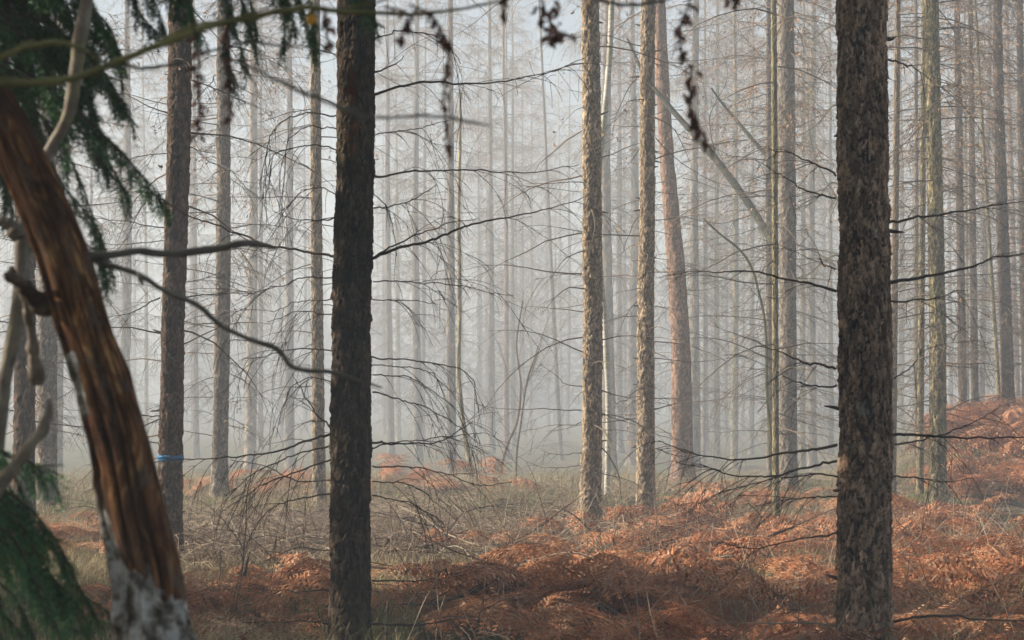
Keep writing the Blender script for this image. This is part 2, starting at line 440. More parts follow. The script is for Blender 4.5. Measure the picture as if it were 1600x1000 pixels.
def tree(name, px_top, px_base, Y, wpx, matk, label, group=None, bare=False, seed=None, crown=True, cat="tree", fine=None, hs=1.0, k=None):
    """wpx: width in photo pixels at about eye height"""
    x = (px_base - 800) / F * Y; z = float(G(x, Y))
    t = empty(name, (x, Y, z), label, cat, group)
    dz = CAMZ + HORY / F * Y - z; dx = (px_top - px_base) / F * Y
    t.rotation_euler = (0, math.atan2(dx, dz), 0)
    seed = int(x * 13 + Y * 7) % 97 if seed is None else seed
    if fine is None: fine = Y < 50
    tr = link("trunk", trunk_mesh(matk, seed % 4 if fine else seed % 3, fine), t)
    rad = wpx / F * Y / 2; s = rad / TRK_R / (1 - 0.86 * (2.2 / H_TREE) ** 1.15)
    tr.scale = (s, s, hs); tr.rotation_euler = (0, 0, (seed * 1.7) % 6.28)
    if crown:
        cr = link("crown", (BARE[seed % 3] if bare else CROWNS[seed % 8]), t)
        cr.rotation_euler = (0, 0, (seed * 2.3) % 6.28); cr.scale = (1, 1, hs)
    return t

# --- twiggy branch with drooping, knobbly side shoots (larch) -----------------------------------
def smooth_path(pts, n):
    pts = np.asarray(pts, float); s = np.concatenate([[0], np.cumsum(np.linalg.norm(np.diff(pts, axis=0), axis=1))])
    if len(pts) < 3:
        t = np.linspace(0, s[-1], n); return np.stack([np.interp(t, s, pts[:, k]) for k in range(3)], 1)
    m = np.gradient(pts, s, axis=0); t = np.linspace(0, s[-1], n); i = np.clip(np.searchsorted(s, t, side='right') - 1, 0, len(s) - 2)
    h = (s[i + 1] - s[i])[:, None]; u = ((t - s[i])[:, None]) / h
    h00 = 2 * u**3 - 3 * u**2 + 1; h10 = u**3 - 2 * u**2 + u; h01 = -2 * u**3 + 3 * u**2; h11 = u**3 - u**2
    return h00 * pts[i] + h10 * h * m[i] + h01 * pts[i + 1] + h11 * h * m[i + 1]

def knobs(mb, path, step, size, r):
    L = np.linalg.norm(np.diff(path, axis=0), axis=1).sum(); n = int(L / step)
    if n < 1: return
    s = np.concatenate([[0], np.cumsum(np.linalg.norm(np.diff(path, axis=0), axis=1))]); t = (np.arange(n) + r.random(n) * 0.6) * step
    c = np.stack([np.interp(t, s, path[:, k]) for k in range(3)], 1)
    d = r.normal(0, 1, (n, 3)); d /= np.linalg.norm(d, axis=1, keepdims=True)
    e = np.cross(d, r.normal(0, 1, (n, 3))); e /= np.linalg.norm(e, axis=1, keepdims=True); g = np.cross(d, e)
    sz = size * r.uniform(0.6, 1.3, (n, 1))
    V = np.stack([c + e * sz * 0.7, c - e * sz * 0.35 + g * sz * 0.6, c - e * sz * 0.35 - g * sz * 0.6, c + d * sz * 1.9], 1).reshape(-1, 3)
    b = np.arange(n)[:, None] * 4
    mb.add(V, np.concatenate([b + [0, 1, 3], b + [1, 2, 3], b + [2, 0, 3]]))

def larch_branch(pts, r0, seed, twigs=10, droop=1.2, tl=(0.15, 0.5), tip=0.0022, knob=True, wig=0.0032, sides=6, down=0.8):
    """pts are world/local 3-D points from trunk to tip"""
    r = np.random.default_rng(seed); mb = MB()
    n = max(10, int(len(pts) * 8)); p = smooth_path(pts, n)
    w_ = np.cumsum(r.normal(0, wig, (n, 3)), 0); w_ -= np.linspace(0, 1, n)[:, None] * w_[-1]; w_[0] = 0
    w_ += np.cumsum(r.normal(0, wig * 2.5, (n, 3)) * (r.random((n, 1)) < .12), 0) * np.linspace(1, 0, n)[:, None]
    p = p + w_
    mb.tube(p, r0 + (tip - r0) * np.linspace(0, 1, n) ** 0.8, sides)
    if knob: knobs(mb, p, 0.018, 0.0035, r)
    for k in range(twigs):
        t = r.uniform(0.12, 0.99) * (n - 1.01); q = int(t); s0 = p[q] + (p[q + 1] - p[q]) * (t - q)
        bd = p[q + 1] - p[q]; bd /= np.linalg.norm(bd); sd_ = np.cross(bd, [0, 0, 1]) * r.choice([-1, 1])
        d = bd * r.uniform(0.4, 1.2) + sd_ * r.uniform(0.1, 0.7) + np.array([0, 0, r.uniform(-down, 0.25)])
        l = r.uniform(*tl); nn = 8
        pp = wander(s0, d, l, nn, r.uniform(0.3, droop * 1.4), 0.05, r)
        mb.tube(pp, np.linspace(0.002, 0.001, nn + 1), 4)
        if knob: knobs(mb, pp, 0.014, 0.0028, r)
        if l > 0.28:
            for q2 in range(2 + int(l * 4)):
                t2 = r.integers(1, nn); d2 = (pp[t2 + 1 if t2 < nn else nn] - pp[t2 - 1]) + r.normal(0, 0.05, 3)
                p3 = wander(pp[t2], d2, l * r.uniform(0.3, 0.7), 5, r.uniform(0.3, 1), 0.07, r)
                mb.tube(p3, np.linspace(0.0017, 0.001, 6), 3, False)
                if knob: knobs(mb, p3, 0.014, 0.0026, r)
    return mb

def px_branch(parent, pl, Y, r0, seed, dY=0.0, mat='twig', **k):
    """pl: photo positions from trunk to tip, at distance Y (drifting by dY towards the tip)"""
    n = len(pl); base = np.array(parent.location)
    pts = [P(x, y, Y + dY * i / max(1, n - 1)) - base for i, (x, y) in enumerate(pl)]
    return larch_branch(pts, r0, seed, **k).build("branch", M[mat], parent)

# ================================================================== the near dark larch
def near_tree(Y, xs_px, wtop, wbot, matk, label, seed, cw=0.036, ch=0.09, nt_=150, dz=0.008, amp=0.008, name="larch_tree"):
    """xs_px: list of (y, x) of the trunk's centre line in the photo"""
    xb = xs_px[-1][1]; x0 = (xb - 800) / F * Y; z0 = float(G(x0, Y))
    t = empty(name, (x0, Y, z0), label, "tree")
    zz = np.array([CAMZ - (y - HORY) / F * Y - z0 for y, x in xs_px])[::-1]; xx = np.array([(x - 800) / F * Y - x0 for y, x in xs_px])[::-1]
    top = zz[-1]; sl = (xx[-1] - xx[-2]) / (zz[-1] - zz[-2])
    def path(Z):
        return np.where(Z > top, xx[-1] + (Z - top) * sl * 0.6, np.interp(Z, zz, xx)), 0 * Z
    rb, rt = wbot / F * Y / 2, wtop / F * Y / 2; H = H_TREE
    def taper(Z):
        a = rb + (rt - rb) * np.clip(Z / top, 0, 1); b = rt * (1 - 0.85 * np.clip((Z - top) / (H - top), 0, 1))
        return np.where(Z > top, b, a) / rb
    trunk_grid(rb, H, nt_, dz, top + 0.15, cw, ch, amp, seed, path, 0.8 if Y > 13 else .3, taper).build("trunk", M[matk], t)
    return t

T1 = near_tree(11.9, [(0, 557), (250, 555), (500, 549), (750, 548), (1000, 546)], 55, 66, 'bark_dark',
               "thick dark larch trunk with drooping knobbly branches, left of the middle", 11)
bl = [  # (points, radius, twigs, droop, dY)
 ([(583,148),(650,130),(720,127),(800,120),(850,110),(915,90)], .0095, 16, .6, .3), ([(583,272),(640,263),(720,262),(820,265),(905,257)], .008, 14, .9, .5),
 ([(582,404),(620,385),(680,370),(740,350),(800,338),(860,325),(912,308)], .0105, 10, 1.2, -.3), ([(590,398),(640,374),(700,350),(745,342)], .006, 8, 1, -.4),
 ([(583,440),(640,440),(700,445),(760,455),(802,462)], .0045, 10, 1.2, .2), ([(583,325),(640,315),(682,288)], .005, 8, 1.2, .3),
 ([(582,467),(640,466),(684,476)], .004, 6, 1.2, -.3), ([(582,553),(640,560),(700,572),(738,592),(748,645)], .005, 9, 1.6, 0),
 ([(582,570),(640,573),(672,580),(692,604)], .004, 6, 1.4, -.2), ([(582,585),(640,592),(690,622),(728,655)], .004, 8, 1.3, .2),
 ([(582,613),(640,628),(690,650),(722,668),(750,694)], .005, 9, 1.3, 0), ([(582,692),(640,688),(690,685),(720,670),(739,657)], .008, 7, 1.2, -.2),
 ([(582,701),(620,693),(700,683),(752,677)], .005, 8, 1.2, .4), ([(582,728),(650,735),(700,750),(760,760),(800,753)], .0055, 9, .9, .2),
 ([(582,752),(640,760),(680,785),(712,812)], .0045, 7, .9, -.3), ([(582,774),(640,785),(692,817)], .0045, 7, .9, .3),
 ([(584,112),(610,101),(631,87)], .007, 3, .4, 0), ([(582,907),(660,905),(722,893)], .006, 5, .5, -.3),
 ([(582,975),(680,972),(740,957),(805,932)], .008, 4, .4, -.5), ([(583,215),(650,203),(702,188)], .004, 7, 1.4, .3),
 ([(584,60),(640,50),(690,62),(720,100)], .005, 9, 1.4, .3), ([(583,300),(610,330),(620,400)], .0035, 6, 1, .1),
 ([(526,180),(480,180),(448,190),(425,215),(418,262),(415,312)], .005, 12, 1.6, .2), ([(526,202),(480,200),(455,215),(440,260)], .004, 8, 1.6, -.2),
 ([(525,234),(470,233),(432,245),(419,296)], .0045, 9, 1.5, 0), ([(524,340),(470,342),(428,331)], .005, 6, 1.2, .2),
 ([(523,400),(470,390),(430,387),(380,368),(330,350),(270,328),(228,298),(196,255)], .0085, 12, 1.3, .3),
 ([(522,433),(480,432),(440,445),(400,455),(368,470)], .005, 9, 1.3, -.2), ([(521,467),(470,470),(425,487)], .0045, 8, 1.5, .2),
 ([(521,490),(470,488),(418,503)], .0045, 8, 1.4, -.2), ([(520,549),(480,548),(420,557),(378,563)], .0055, 12, 1.8, .1),
 ([(519,678),(480,690),(430,705),(360,718),(290,720),(228,717)], .009, 14, 1.3, -.3), ([(519,674),(490,640),(470,610),(457,583)], .006, 4, .5, .2),
 ([(519,700),(470,712),(410,735),(352,775)], .006, 14, 1.6, .2), ([(518,718),(470,735),(410,760),(345,800)], .006, 14, 1.3, -.2),
 ([(518,750),(470,752),(412,728),(360,718)], .005, 10, 1.6, .4), ([(518,772),(460,780),(410,808),(384,856)], .005, 9, 1.2, -.1),
 ([(516,860),(460,862),(398,882)], .005, 4, .5, .2), ([(514,923),(450,924),(396,918)], .006, 4, .4, 0), ([(513,975),(440,972),(380,973)], .006, 3, .4, -.2),
 ([(524,300),(500,290),(470,300),(445,330)], .004, 8, 1.6, .3), ([(520,600),(490,590),(455,600),(440,640)], .004, 9, 1.7, .2),
]
for q, (pl, r0, tw, dr, dY) in enumerate(bl):
    px_branch(T1, pl, 11.9, r0, 300 + q, dY, twigs=int(tw * .75), droop=dr, tl=(0.12, 0.55))

# ================================================================== the near brown larch
T2 = near_tree(10.5, [(0, 1346), (300, 1348), (600, 1353), (1000, 1349), (1060, 1347)], 78, 90, 'bark_rust',
               "thickest brown larch trunk with flaky bark, standing among the rusty ferns", 23, cw=0.042, ch=0.105, amp=0.009)
bl = [
 ([(1388,348),(1450,338),(1520,328),(1610,314)], .008, 4, .5, .1), ([(1388,442),(1450,430),(1520,415),(1570,400),(1640,396)], .0105, 4, .5, -.1),
 ([(1390,470),(1440,465),(1512,453)], .007, 4, .6, .2), ([(1392,680),(1440,677),(1500,681),(1600,682),(1680,680)], .0095, 5, .6, -.2),
 ([(1392,696),(1450,685),(1505,668),(1560,638)], .006, 5, .6, .4), ([(1390,970),(1460,963),(1600,968),(1680,966)], .0085, 3, .5, 0),
 ([(1390,744),(1450,752),(1520,748)], .005, 4, .6, .3), ([(1388,93),(1420,105),(1440,118)], .006, 2, .4, .1), ([(1390,600),(1425,570),(1440,545)], .004, 3, .4, .4),
 ([(1308,695),(1250,704),(1150,718),(1085,712),(1028,688)], .0095, 12, .7, .3), ([(1309,720),(1230,732),(1150,741),(1090,730),(1055,722)], .0085, 12, .6, .2),
 ([(1309,745),(1200,752),(1130,770)], .006, 10, .7, -.2), ([(1308,776),(1240,778),(1180,790)], .005, 8, .6, .2),
 ([(1306,455),(1270,440),(1200,428),(1120,425),(1040,432)], .009, 8, .7, .4), ([(1306,577),(1260,565),(1225,548),(1185,540)], .0075, 3, .4, 0),
 ([(1307,602),(1250,597),(1222,588)], .0065, 3, .4, .2), ([(1308,833),(1250,838),(1190,852),(1120,850)], .006, 4, .5, -.2),
 ([(1306,275),(1250,245),(1200,233)], .0065, 5, .7, .3), ([(1306,310),(1250,290),(1200,262)], .006, 5, .7, .1), ([(1307,978),(1240,976),(1100,974)], .007, 2, .4, -.2),
 ([(1306,420),(1282,405),(1280,402)], .005, 1, .4, 0),
]
for q, (pl, r0, tw, dr, dY) in enumerate(bl):
    px_branch(T2, pl, 10.5, r0, 400 + q, dY, twigs=tw + 2, droop=dr, tl=(0.1, 0.4), knob=False, mat='twig' if q != 19 else 'twig_pale')
# ---- stubs
def stubs(t, Y, cx, hw, ys, seed, mat='twig'):
    r = np.random.default_rng(seed); base = np.array(t.location)
    for y in ys:
        s = r.choice([-1, 1]); a = P(cx + s * hw * 0.8, y, Y) - base; L = r.uniform(0.03, 0.12)
        b = a + np.array([s * L, r.uniform(-.3, .1) * L, r.uniform(-.3, .4) * L])
        mb = MB(); mb.tube(smooth_path([a, (a + b) / 2 + r.normal(0, .004, 3), b], 5), [0.013, 0.011, 0.009, 0.007, 0.003], 6)
        mb.build("stub", M[mat], t)
stubs(T2, 10.5, 1350, 43, [60, 210, 360, 495, 640, 765, 905], 3)

# ================================================================== mid-distance trees with their own bark
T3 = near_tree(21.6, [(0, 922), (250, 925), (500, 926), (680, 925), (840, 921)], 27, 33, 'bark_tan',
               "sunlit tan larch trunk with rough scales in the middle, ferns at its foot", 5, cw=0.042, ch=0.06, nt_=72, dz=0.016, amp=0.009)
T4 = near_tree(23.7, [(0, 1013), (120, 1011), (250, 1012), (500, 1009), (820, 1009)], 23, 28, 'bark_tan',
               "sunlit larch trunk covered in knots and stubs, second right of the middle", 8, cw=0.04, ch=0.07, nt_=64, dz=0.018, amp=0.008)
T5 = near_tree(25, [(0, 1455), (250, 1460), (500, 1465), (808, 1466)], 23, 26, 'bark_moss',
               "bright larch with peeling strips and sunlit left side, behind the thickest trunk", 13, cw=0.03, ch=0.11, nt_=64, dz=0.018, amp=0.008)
T6 = near_tree(17.8, [(0, 283), (250, 279), (500, 270), (716, 267), (890, 265)], 34, 38, 'bark_brown',
               "red-brown larch trunk marked with a blue painted band", 17, cw=0.04, ch=0.065, nt_=84, dz=0.014, amp=0.0075)
T7 = near_tree(35, [(0, 1030), (140, 1036), (250, 1042), (420, 1057), (560, 1064), (750, 1067)], 19, 34, 'bark_red',
               "smooth reddish pine whose trunk bends to the left high up", 19, cw=0.06, ch=0.1, nt_=48, dz=0.03, amp=0.005, name="pine_tree")
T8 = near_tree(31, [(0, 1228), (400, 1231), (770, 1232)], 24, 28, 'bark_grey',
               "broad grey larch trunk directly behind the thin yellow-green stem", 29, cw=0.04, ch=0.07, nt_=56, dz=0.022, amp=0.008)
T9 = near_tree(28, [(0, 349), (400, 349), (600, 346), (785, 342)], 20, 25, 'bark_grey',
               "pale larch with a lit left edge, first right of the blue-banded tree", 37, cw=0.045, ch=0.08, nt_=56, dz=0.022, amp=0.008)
for q, T in enumerate((T3, T4, T5, T6, T7, T8, T9)):
    cr = link("crown", CROWNS[q] if q not in (0, 1, 3, 4) else BARE[q % 3], T); cr.rotation_euler = (0, 0, q * 1.3 + .4)

# blue band painted round T6, following its bark
def band(T, Y, y0, y1, cx, w_, seed):
    r = np.random.default_rng(seed); n = 64; th = np.arange(n) * 2 * math.pi / n; rad = w_ / F * Y / 2 + 0.011; base = np.array(T.location)
    c0, c1 = P(cx, y0, Y) - base, P(cx, y1, Y) - base; zs = np.linspace(0, 1, 7); V = []
    for k, s in enumerate(zs):
        c = c0 * (1 - s) + c1 * s; rr = rad + r.uniform(-.003, .003, n); zz = c[2] + (r.uniform(-.006, .006, n) if k in (0, 6) else 0)
        if k in (0, 6): rr = rr - 0.008
        V.append(np.stack([c[0] + rr * np.cos(th), c[1] + rr * np.sin(th), zz + 0 * th], 1))
    mb = MB(); i = np.arange(6)[:, None] * n; j = np.arange(n)[None]; j2 = (j + 1) % n
    mb.add(np.concatenate(V), np.stack([i + j, i + j2, i + n + j2, i + n + j], -1).reshape(-1, 4))
    return mb.build("painted_band", M['paint'], T)
band(T6, 17.8, 720, 711, 267, 36, 4)

# traced branches of the mid trees
for q, (pl, r0) in enumerate([([(908,603),(880,598),(842,566)], .008), ([(908,641),(860,640),(800,637),(745,633)], .008), ([(908,660),(870,664),(825,672)], .006),
      ([(908,707),(860,708),(844,703)], .006), ([(908,728),(860,732),(820,722)], .006), ([(940,610),(970,618),(1002,619)], .009), ([(940,648),(980,655),(1030,680),(1080,690)], .007),
      ([(940,700),(965,740),(968,790)], .008), ([(940,740),(985,752),(1000,760)], .006), ([(908,430),(870,430),(840,436)], .004), ([(908,300),(850,292),(800,290)], .004)]):
    px_branch(T3, pl, 21.6, r0, 500 + q, .3, twigs=5, droop=.8, tl=(.15, .5), knob=False)
for q, (pl, r0) in enumerate([([(1022,622),(1060,622)], .007), ([(1022,480),(1050,481)], .006), ([(1022,700),(1060,712),(1100,705)], .007), ([(1022,560),(1080,566),(1140,560)], .006),
      ([(1000,650),(960,645),(945,640)], .006), ([(1022,300),(1070,305),(1100,300)], .005), ([(1024,215),(1060,250),(1110,280),(1200,310)], .006)]):
    px_branch(T4, pl, 23.7, r0, 530 + q, .4, twigs=6, droop=.7, tl=(.15, .5), knob=False)
stubs(T4, 23.7, 1010, 13, [40, 80, 120, 165, 235, 251, 262, 310, 328, 402, 478, 560, 600, 640, 700], 9)
stubs(T3, 21.6, 924, 15, [35, 180, 330, 540, 690], 10)
for q, (pl, r0) in enumerate([([(250,465),(210,488),(150,500)], .008), ([(262,360),(200,350),(130,340)], .007), ([(262,375),(190,380),(135,375)], .005), ([(285,440),(330,430),(360,415)], .004),
      ([(262,240),(215,245),(150,280)], .005), ([(254,650),(220,648),(100,640)], .006), ([(254,720),(200,735),(130,770)], .006), ([(252,800),(200,806),(130,790)], .005)]):
    px_branch(T6, pl, 17.8, r0, 560 + q, -.3, twigs=9, droop=1.0, tl=(.15, .55), knob=False)
stubs(T6, 17.8, 268, 18, [150, 260, 420, 520, 640, 800], 12)

# ================================================================== further individual trees
L_ = [  # name, px_top, px_base, Y, w, bark, bare, label
 ("larch_tree", 38, 40, 20, 31, 'bark_brown', 1, "dark brown larch trunk behind the leaning snag, nearest the picture's edge"),
 ("larch_tree", 78, 74, 26, 28, 'bark_grey', 0, "grey larch trunk just right of the dark brown one behind the snag"),
 ("larch_tree", 96, 90, 36, 15, 'bark_grey', 0, "pale thin larch partly hidden by the grey trunk behind the snag"),
 ("larch_tree", 200, 195, 44, 15, 'bark_grey', 0, "misty grey larch between the leaning snag and the blue-banded tree"),
 ("larch_tree", 302, 306, 52, 10, 'bark_grey', 0, "faint thin larch close to the blue-banded tree on its right"),
 ("larch_tree", 397, 392, 42, 17, 'bark_tan', 0, "misty larch with a bright edge, second right of the blue-banded tree"),
 ("larch_tree", 452, 453, 45, 14, 'bark_grey', 0, "misty larch seen just left of the slim sunlit trunk"),
 ("larch_tree", 494, 497, 26, 19, 'bark_tan', 1, "slim sunlit larch close beside the thick dark trunk on its left"),
 ("larch_tree", 604, 610, 52, 11, 'bark_grey', 0, "faint larch in the mist just right of the thick dark trunk"),
 ("larch_tree", 650, 652, 47, 13, 'bark_grey', 0, "faint larch midway between the thick dark trunk and the speckled one"),
 ("larch_tree", 703, 706, 36, 14, 'bark_grey', 0, "speckled grey larch, clearest trunk in the misty gap"),
 ("larch_tree", 765, 768, 54, 12, 'bark_grey', 0, "grey misty larch just left of the thin reddish pine"),
 ("pine_tree", 787, 792, 50, 8, 'bark_red', 1, "thin reddish pine in the mist of the middle gap"),
 ("larch_tree", 800, 802, 60, 8, 'bark_grey', 0, "thin faint larch right beside the thin reddish pine"),
 ("larch_tree", 842, 876, 50, 7, 'bark_grey', 1, "thin leaning larch slanting to the right in the misty gap"),
 ("larch_tree", 948, 951, 38, 20, 'bark_grey', 0, "shaded grey larch directly behind the sunlit tan trunk"),
 ("larch_tree", 967, 968, 56, 11, 'bark_grey', 0, "faint larch between the sunlit tan trunk and the knotty one"),
 ("larch_tree", 989, 990, 46, 17, 'bark_grey', 0, "misty grey larch close left of the knotty trunk"),
 ("larch_tree", 1087, 1085, 37, 16, 'bark_grey', 0, "grey larch just right of the bent reddish pine"),
 ("larch_tree", 1101, 1100, 48, 6, 'bark_grey', 1, "very thin larch stem right of the bent reddish pine"),
 ("larch_tree", 1121, 1120, 48, 9, 'bark_moss', 0, "slender greenish larch, first of two right of the bent pine"),
 ("larch_tree", 1149, 1148, 44, 11, 'bark_moss', 0, "slender dark greenish larch midway between the bent pine and thin mossy stem"),
 ("larch_tree", 1177, 1174, 54, 8, 'bark_grey', 0, "faint slender larch left of the thin mossy stem"),
 ("larch_tree", 1201, 1203, 34, 11, 'bark_grey', 0, "dark slim larch touching the thin yellow-green stem on its left"),
 ("young_larch", 1208, 1214, 22.6, 10, 'bark_moss', 1, "thin yellow-green mossy stem in front of the broad grey larch"),
 ("larch_tree", 1256, 1254, 44, 9, 'bark_moss', 0, "slender larch just right of the broad grey trunk"),
 ("larch_tree", 1270, 1268, 42, 14, 'bark_grey', 0, "grey larch between the broad grey trunk and the thickest trunk"),
 ("larch_tree", 1296, 1299, 50, 8, 'bark_grey', 0, "faint larch half hidden by the thickest trunk's left side"),
 ("larch_tree", 1403, 1394, 27, 11, 'bark_tan', 1, "slim sunlit larch peeping out right of the thickest trunk"),
 ("larch_tree", 1431, 1433, 40, 8, 'bark_grey', 0, "thin grey larch in the narrow gap left of the peeling larch"),
 ("young_larch", 1443, 1438, 28, 10, 'bark_moss', 1, "thin mossy larch standing close left of the peeling larch"),
 ("larch_tree", 1495, 1505, 38, 13, 'bark_brown', 0, "brown larch on the fern bank, first right of the peeling larch"),
 ("larch_tree", 1507, 1512, 46, 5, 'bark_moss', 1, "very thin green stem behind the first larch of the bank"),
 ("larch_tree", 1516, 1524, 39, 11, 'bark_brown', 0, "brown larch on the fern bank, second right of the peeling larch"),
 ("larch_tree", 1548, 1534, 50, 9, 'bark_grey', 0, "pale slender larch behind the fern bank's second larch"),
 ("young_larch", 1524, 1562, 36, 6, 'bark_moss', 1, "thin leaning green stem crossing in front of the bank's trunks"),
 ("larch_tree", 1561, 1573, 34.5, 19, 'bark_brown', 0, "stoutest larch on the fern bank, dark and scaly"),
 ("larch_tree", 1572, 1590, 47, 9, 'bark_red', 0, "pinkish slender larch right behind the bank's stoutest trunk"),
 ("larch_tree", 1594, 1604, 37, 14, 'bark_brown', 0, "brown larch at the picture's right border above the bank"),
]
for (nm, a, b, Y, wpx, mk, bare, lab) in L_:
    if b < 1320 and Y >= 36: Y = Y * 1.5
    elif Y >= 44: Y = Y * 1.25
    tree(nm, a, b, Y, wpx, mk, lab, bare=bool(bare), hs=1.0 if Y < 50 else 1.45)

# ---- the nameless ranks further back: labelled by the gap they stand in
GAPS = [(-40, 130, "faint grey trunk in the mist behind the leaning snag"), (130, 250, "faint grey trunk in the mist between snag and blue-banded tree"),
        (290, 510, "faint grey trunk in the bright mist between blue-banded tree and thick dark larch"), (585, 700, "faint grey trunk deep in the mist just right of the thick dark larch"),
        (715, 905, "faint grey trunk deep in the misty gap left of the sunlit tan larch"), (940, 1000, "faint grey trunk between the tan larch and the knotty larch"),
        (1075, 1200, "dim slender trunk deep behind the low bare branches right of the bent pine"), (1245, 1305, "dim slender trunk deep in the wood left of the thickest trunk"),
        (1400, 1445, "dim slender trunk just right of the thickest trunk"), (1478, 1640, "dim slender trunk far behind the fern bank")]
NUM = [4, 3, 5, 4, 9, 3, 8, 3, 3, 8]
for (a, b, lab), n in zip(GAPS, NUM):
    for k in range(n):
        px = a + (b - a) * (k + U(0.15, 0.85)) / n; Y = U(84, 135)
        tree("larch_tree", px + U(-7, 7), px, Y, U(0.17, 0.27) * F / Y, rng.choice(['bark_grey', 'bark_brown', 'bark_moss']), lab, group=lab.replace("faint grey trunk", "faint trunks").replace("dim slender trunk", "dim trunks"), seed=int(rng.integers(0, 97)), fine=False, hs=1.45)

# ---- curved birch behind the tan larch
def free_tree(name, label, pl, Y, ws, mat, cat="tree", limbs=(), lm=None, dY=0.0, sides=12, limb_twigs=4, wob=0.01, seed=1):
    """a stem traced from base to tip at distance Y, with limbs"""
    r = np.random.default_rng(seed); b0 = P(pl[0][0], pl[0][1], Y); b0[2] = float(G(b0[0], Y)); t = empty(name, b0, label, cat)
    n = len(pl); pts = [P(x, y, Y + dY * i / (n - 1)) - b0 for i, (x, y) in enumerate(pl)]
    if pts[0][2] > .12: pts = [np.array([0, 0, -.1])] + pts
    else: pts[0] = np.array([0, 0, -.1])
    pts = np.array(pts); n = len(pts); N = n * 8
    p = smooth_path(pts, N) + np.cumsum(r.normal(0, wob * 0.15, (N, 3)), 0) * [1, 1, 0]
    mb = MB(); mb.tube(p, np.interp(np.linspace(0, 1, N), np.linspace(0, 1, len(ws)), np.array(ws) / F * Y / 2) * r.uniform(.93, 1.07, N), sides, True, cell=r.random(N * sides), crack=0.0)
    mb.build("trunk", mat, t)
    for q, (lp, r0) in enumerate(limbs):
        pts = [P(x, y, Y + dY * .5) - b0 for x, y in lp]
        larch_branch(pts, r0, seed * 50 + q, twigs=limb_twigs, droop=.4, tl=(.2, .8), knob=False, down=.4).build("branch", lm or mat, t)
    return t
free_tree("birch_tree", "pale curving birch stem close behind the sunlit tan larch", [(948,772),(950,640),(944,480),(936,380),(936,280),(944,190),(952,100),(956,0),(958,-150),(962,-400),(960,-640)], 30, [9,9,9,8,9,9,9,8,7,5,2], M['birch'],
          limbs=[([(943,200),(975,170),(990,120)], .006), ([(955,60),(985,20),(1000,-40)], .006)], lm=M['twig'], seed=3)
# leaning dead trees at the right
free_tree("leaning_tree", "grey-green dead tree leaning diagonally, caught behind the thin mossy stem", [(1233,765),(1233,620),(1231,480),(1224,410),(1200,365),(1150,290),(1105,232),(1048,168),(1010,120),(980,60)], 32.8, [16,16,15,14,13,12,11,8,4], M['stick_dark'], dY=2,
          limbs=[([(1180,335),(1120,350),(1075,340)], .012), ([(1120,250),(1110,180),(1135,120),(1120,60)], .012), ([(1200,365),(1170,300),(1190,250)], .012)], limb_twigs=14, seed=5)
free_tree("leaning_tree", "upper slanting bough of a broken tree near the top, left of the thin mossy stem", [(1229,762),(1230,560),(1229,360),(1222,290),(1200,245),(1180,222),(1158,196),(1138,172),(1122,152),(1112,138)], 34, [11,11,10,10,9,8,6,3], M['stick_dark'], dY=1,
          limbs=[([(1215,270),(1205,110),(1165,60),(1130,20)], .016), ([(1205,250),(1225,190),(1260,150)], .012)], limb_twigs=12, seed=6)
free_tree("oak_tree", "broadleaf tree half hidden behind the thickest trunk, its crooked mossy limbs reaching left", [(1352,735),(1350,560),(1342,430),(1346,330),(1338,240),(1344,150),(1336,60),(1340,-60),(1334,-200)], 33, [30,26,24,22,20,18,16,12,6], M['bark_moss'],
          limbs=[([(1344,420),(1310,400),(1262,430),(1215,440),(1180,432)], .022), ([(1343,330),(1300,285),(1268,318),(1232,330),(1205,345)], .024), ([(1340,260),(1304,165),(1270,200),(1240,212),(1200,190)], .026), ([(1340,200),(1310,90),(1285,100),(1262,150),(1240,175)], .02),
                 ([(1340,120),(1300,40),(1268,60),(1240,20),(1232,-30)], .02), ([(1340,350),(1300,300),(1275,250),(1262,180),(1268,110)], .016), ([(1338,60),(1300,-20),(1270,-40)], .016), ([(1335,60),(1400,0),(1430,-60)], .02)], lm=M['twig_moss'], limb_twigs=22, seed=8)
free_tree("young_tree", "thin greenish broken-topped stem just right of the speckled grey larch", [(737,748),(728,690),(718,600),(719,480),(717,340),(719,220),(720,143)], 35, [8,7,7,6,6,5,4], M['bark_moss'],
          limbs=[([(719,300),(735,240),(755,200)], .004), ([(719,420),(700,380),(690,340)], .004)], lm=M['twig_far'], limb_twigs=5, seed=9)
sap_l = [([(825,588),(845,530),(862,470),(868,405)], .004), ([(818,620),(812,570),(820,500)], .006), ([(812,650),(840,600),(880,560)], .005), ([(822,600),(850,560),(885,500)], .005), ([(815,640),(795,590),(782,540)], .005),
         ([(818,620),(835,570),(848,520)], .004), ([(806,690),(780,650),(770,600)], .005), ([(800,720),(840,700),(880,690)], .004)]
free_tree("sapling", "bare fan-shaped sapling standing in the misty gap", [(806,742),(808,700),(815,650),(822,600),(840,540)], 37, [4,4,3,3,2], M['twig_far'], cat="sapling", limbs=sap_l, limb_twigs=9, seed=12)
free_tree("sapling", "dark slanting sapling left of the fan-shaped one", [(782,740),(790,700),(806,660),(812,600),(806,540),(815,470)], 38, [4,4,4,3,3,2], M['twig_far'], cat="sapling", limbs=[([(800,670),(770,640),(750,600)], .004), ([(810,620),(830,580),(840,550)], .004)], limb_twigs=8, seed=13)
free_tree("sapling", "leaning yellow-green twiggy sapling between the bent pine and thin mossy stem", [(1210,770),(1200,620),(1190,470),(1165,400),(1120,360),(1100,342)], 27, [5,5,5,4,4,3], M['twig_moss'], cat="sapling", limbs=[([(1190,470),(1160,440),(1120,430)], .006), ([(1165,400),(1130,400),(1110,410)], .004)], limb_twigs=10, seed=14)

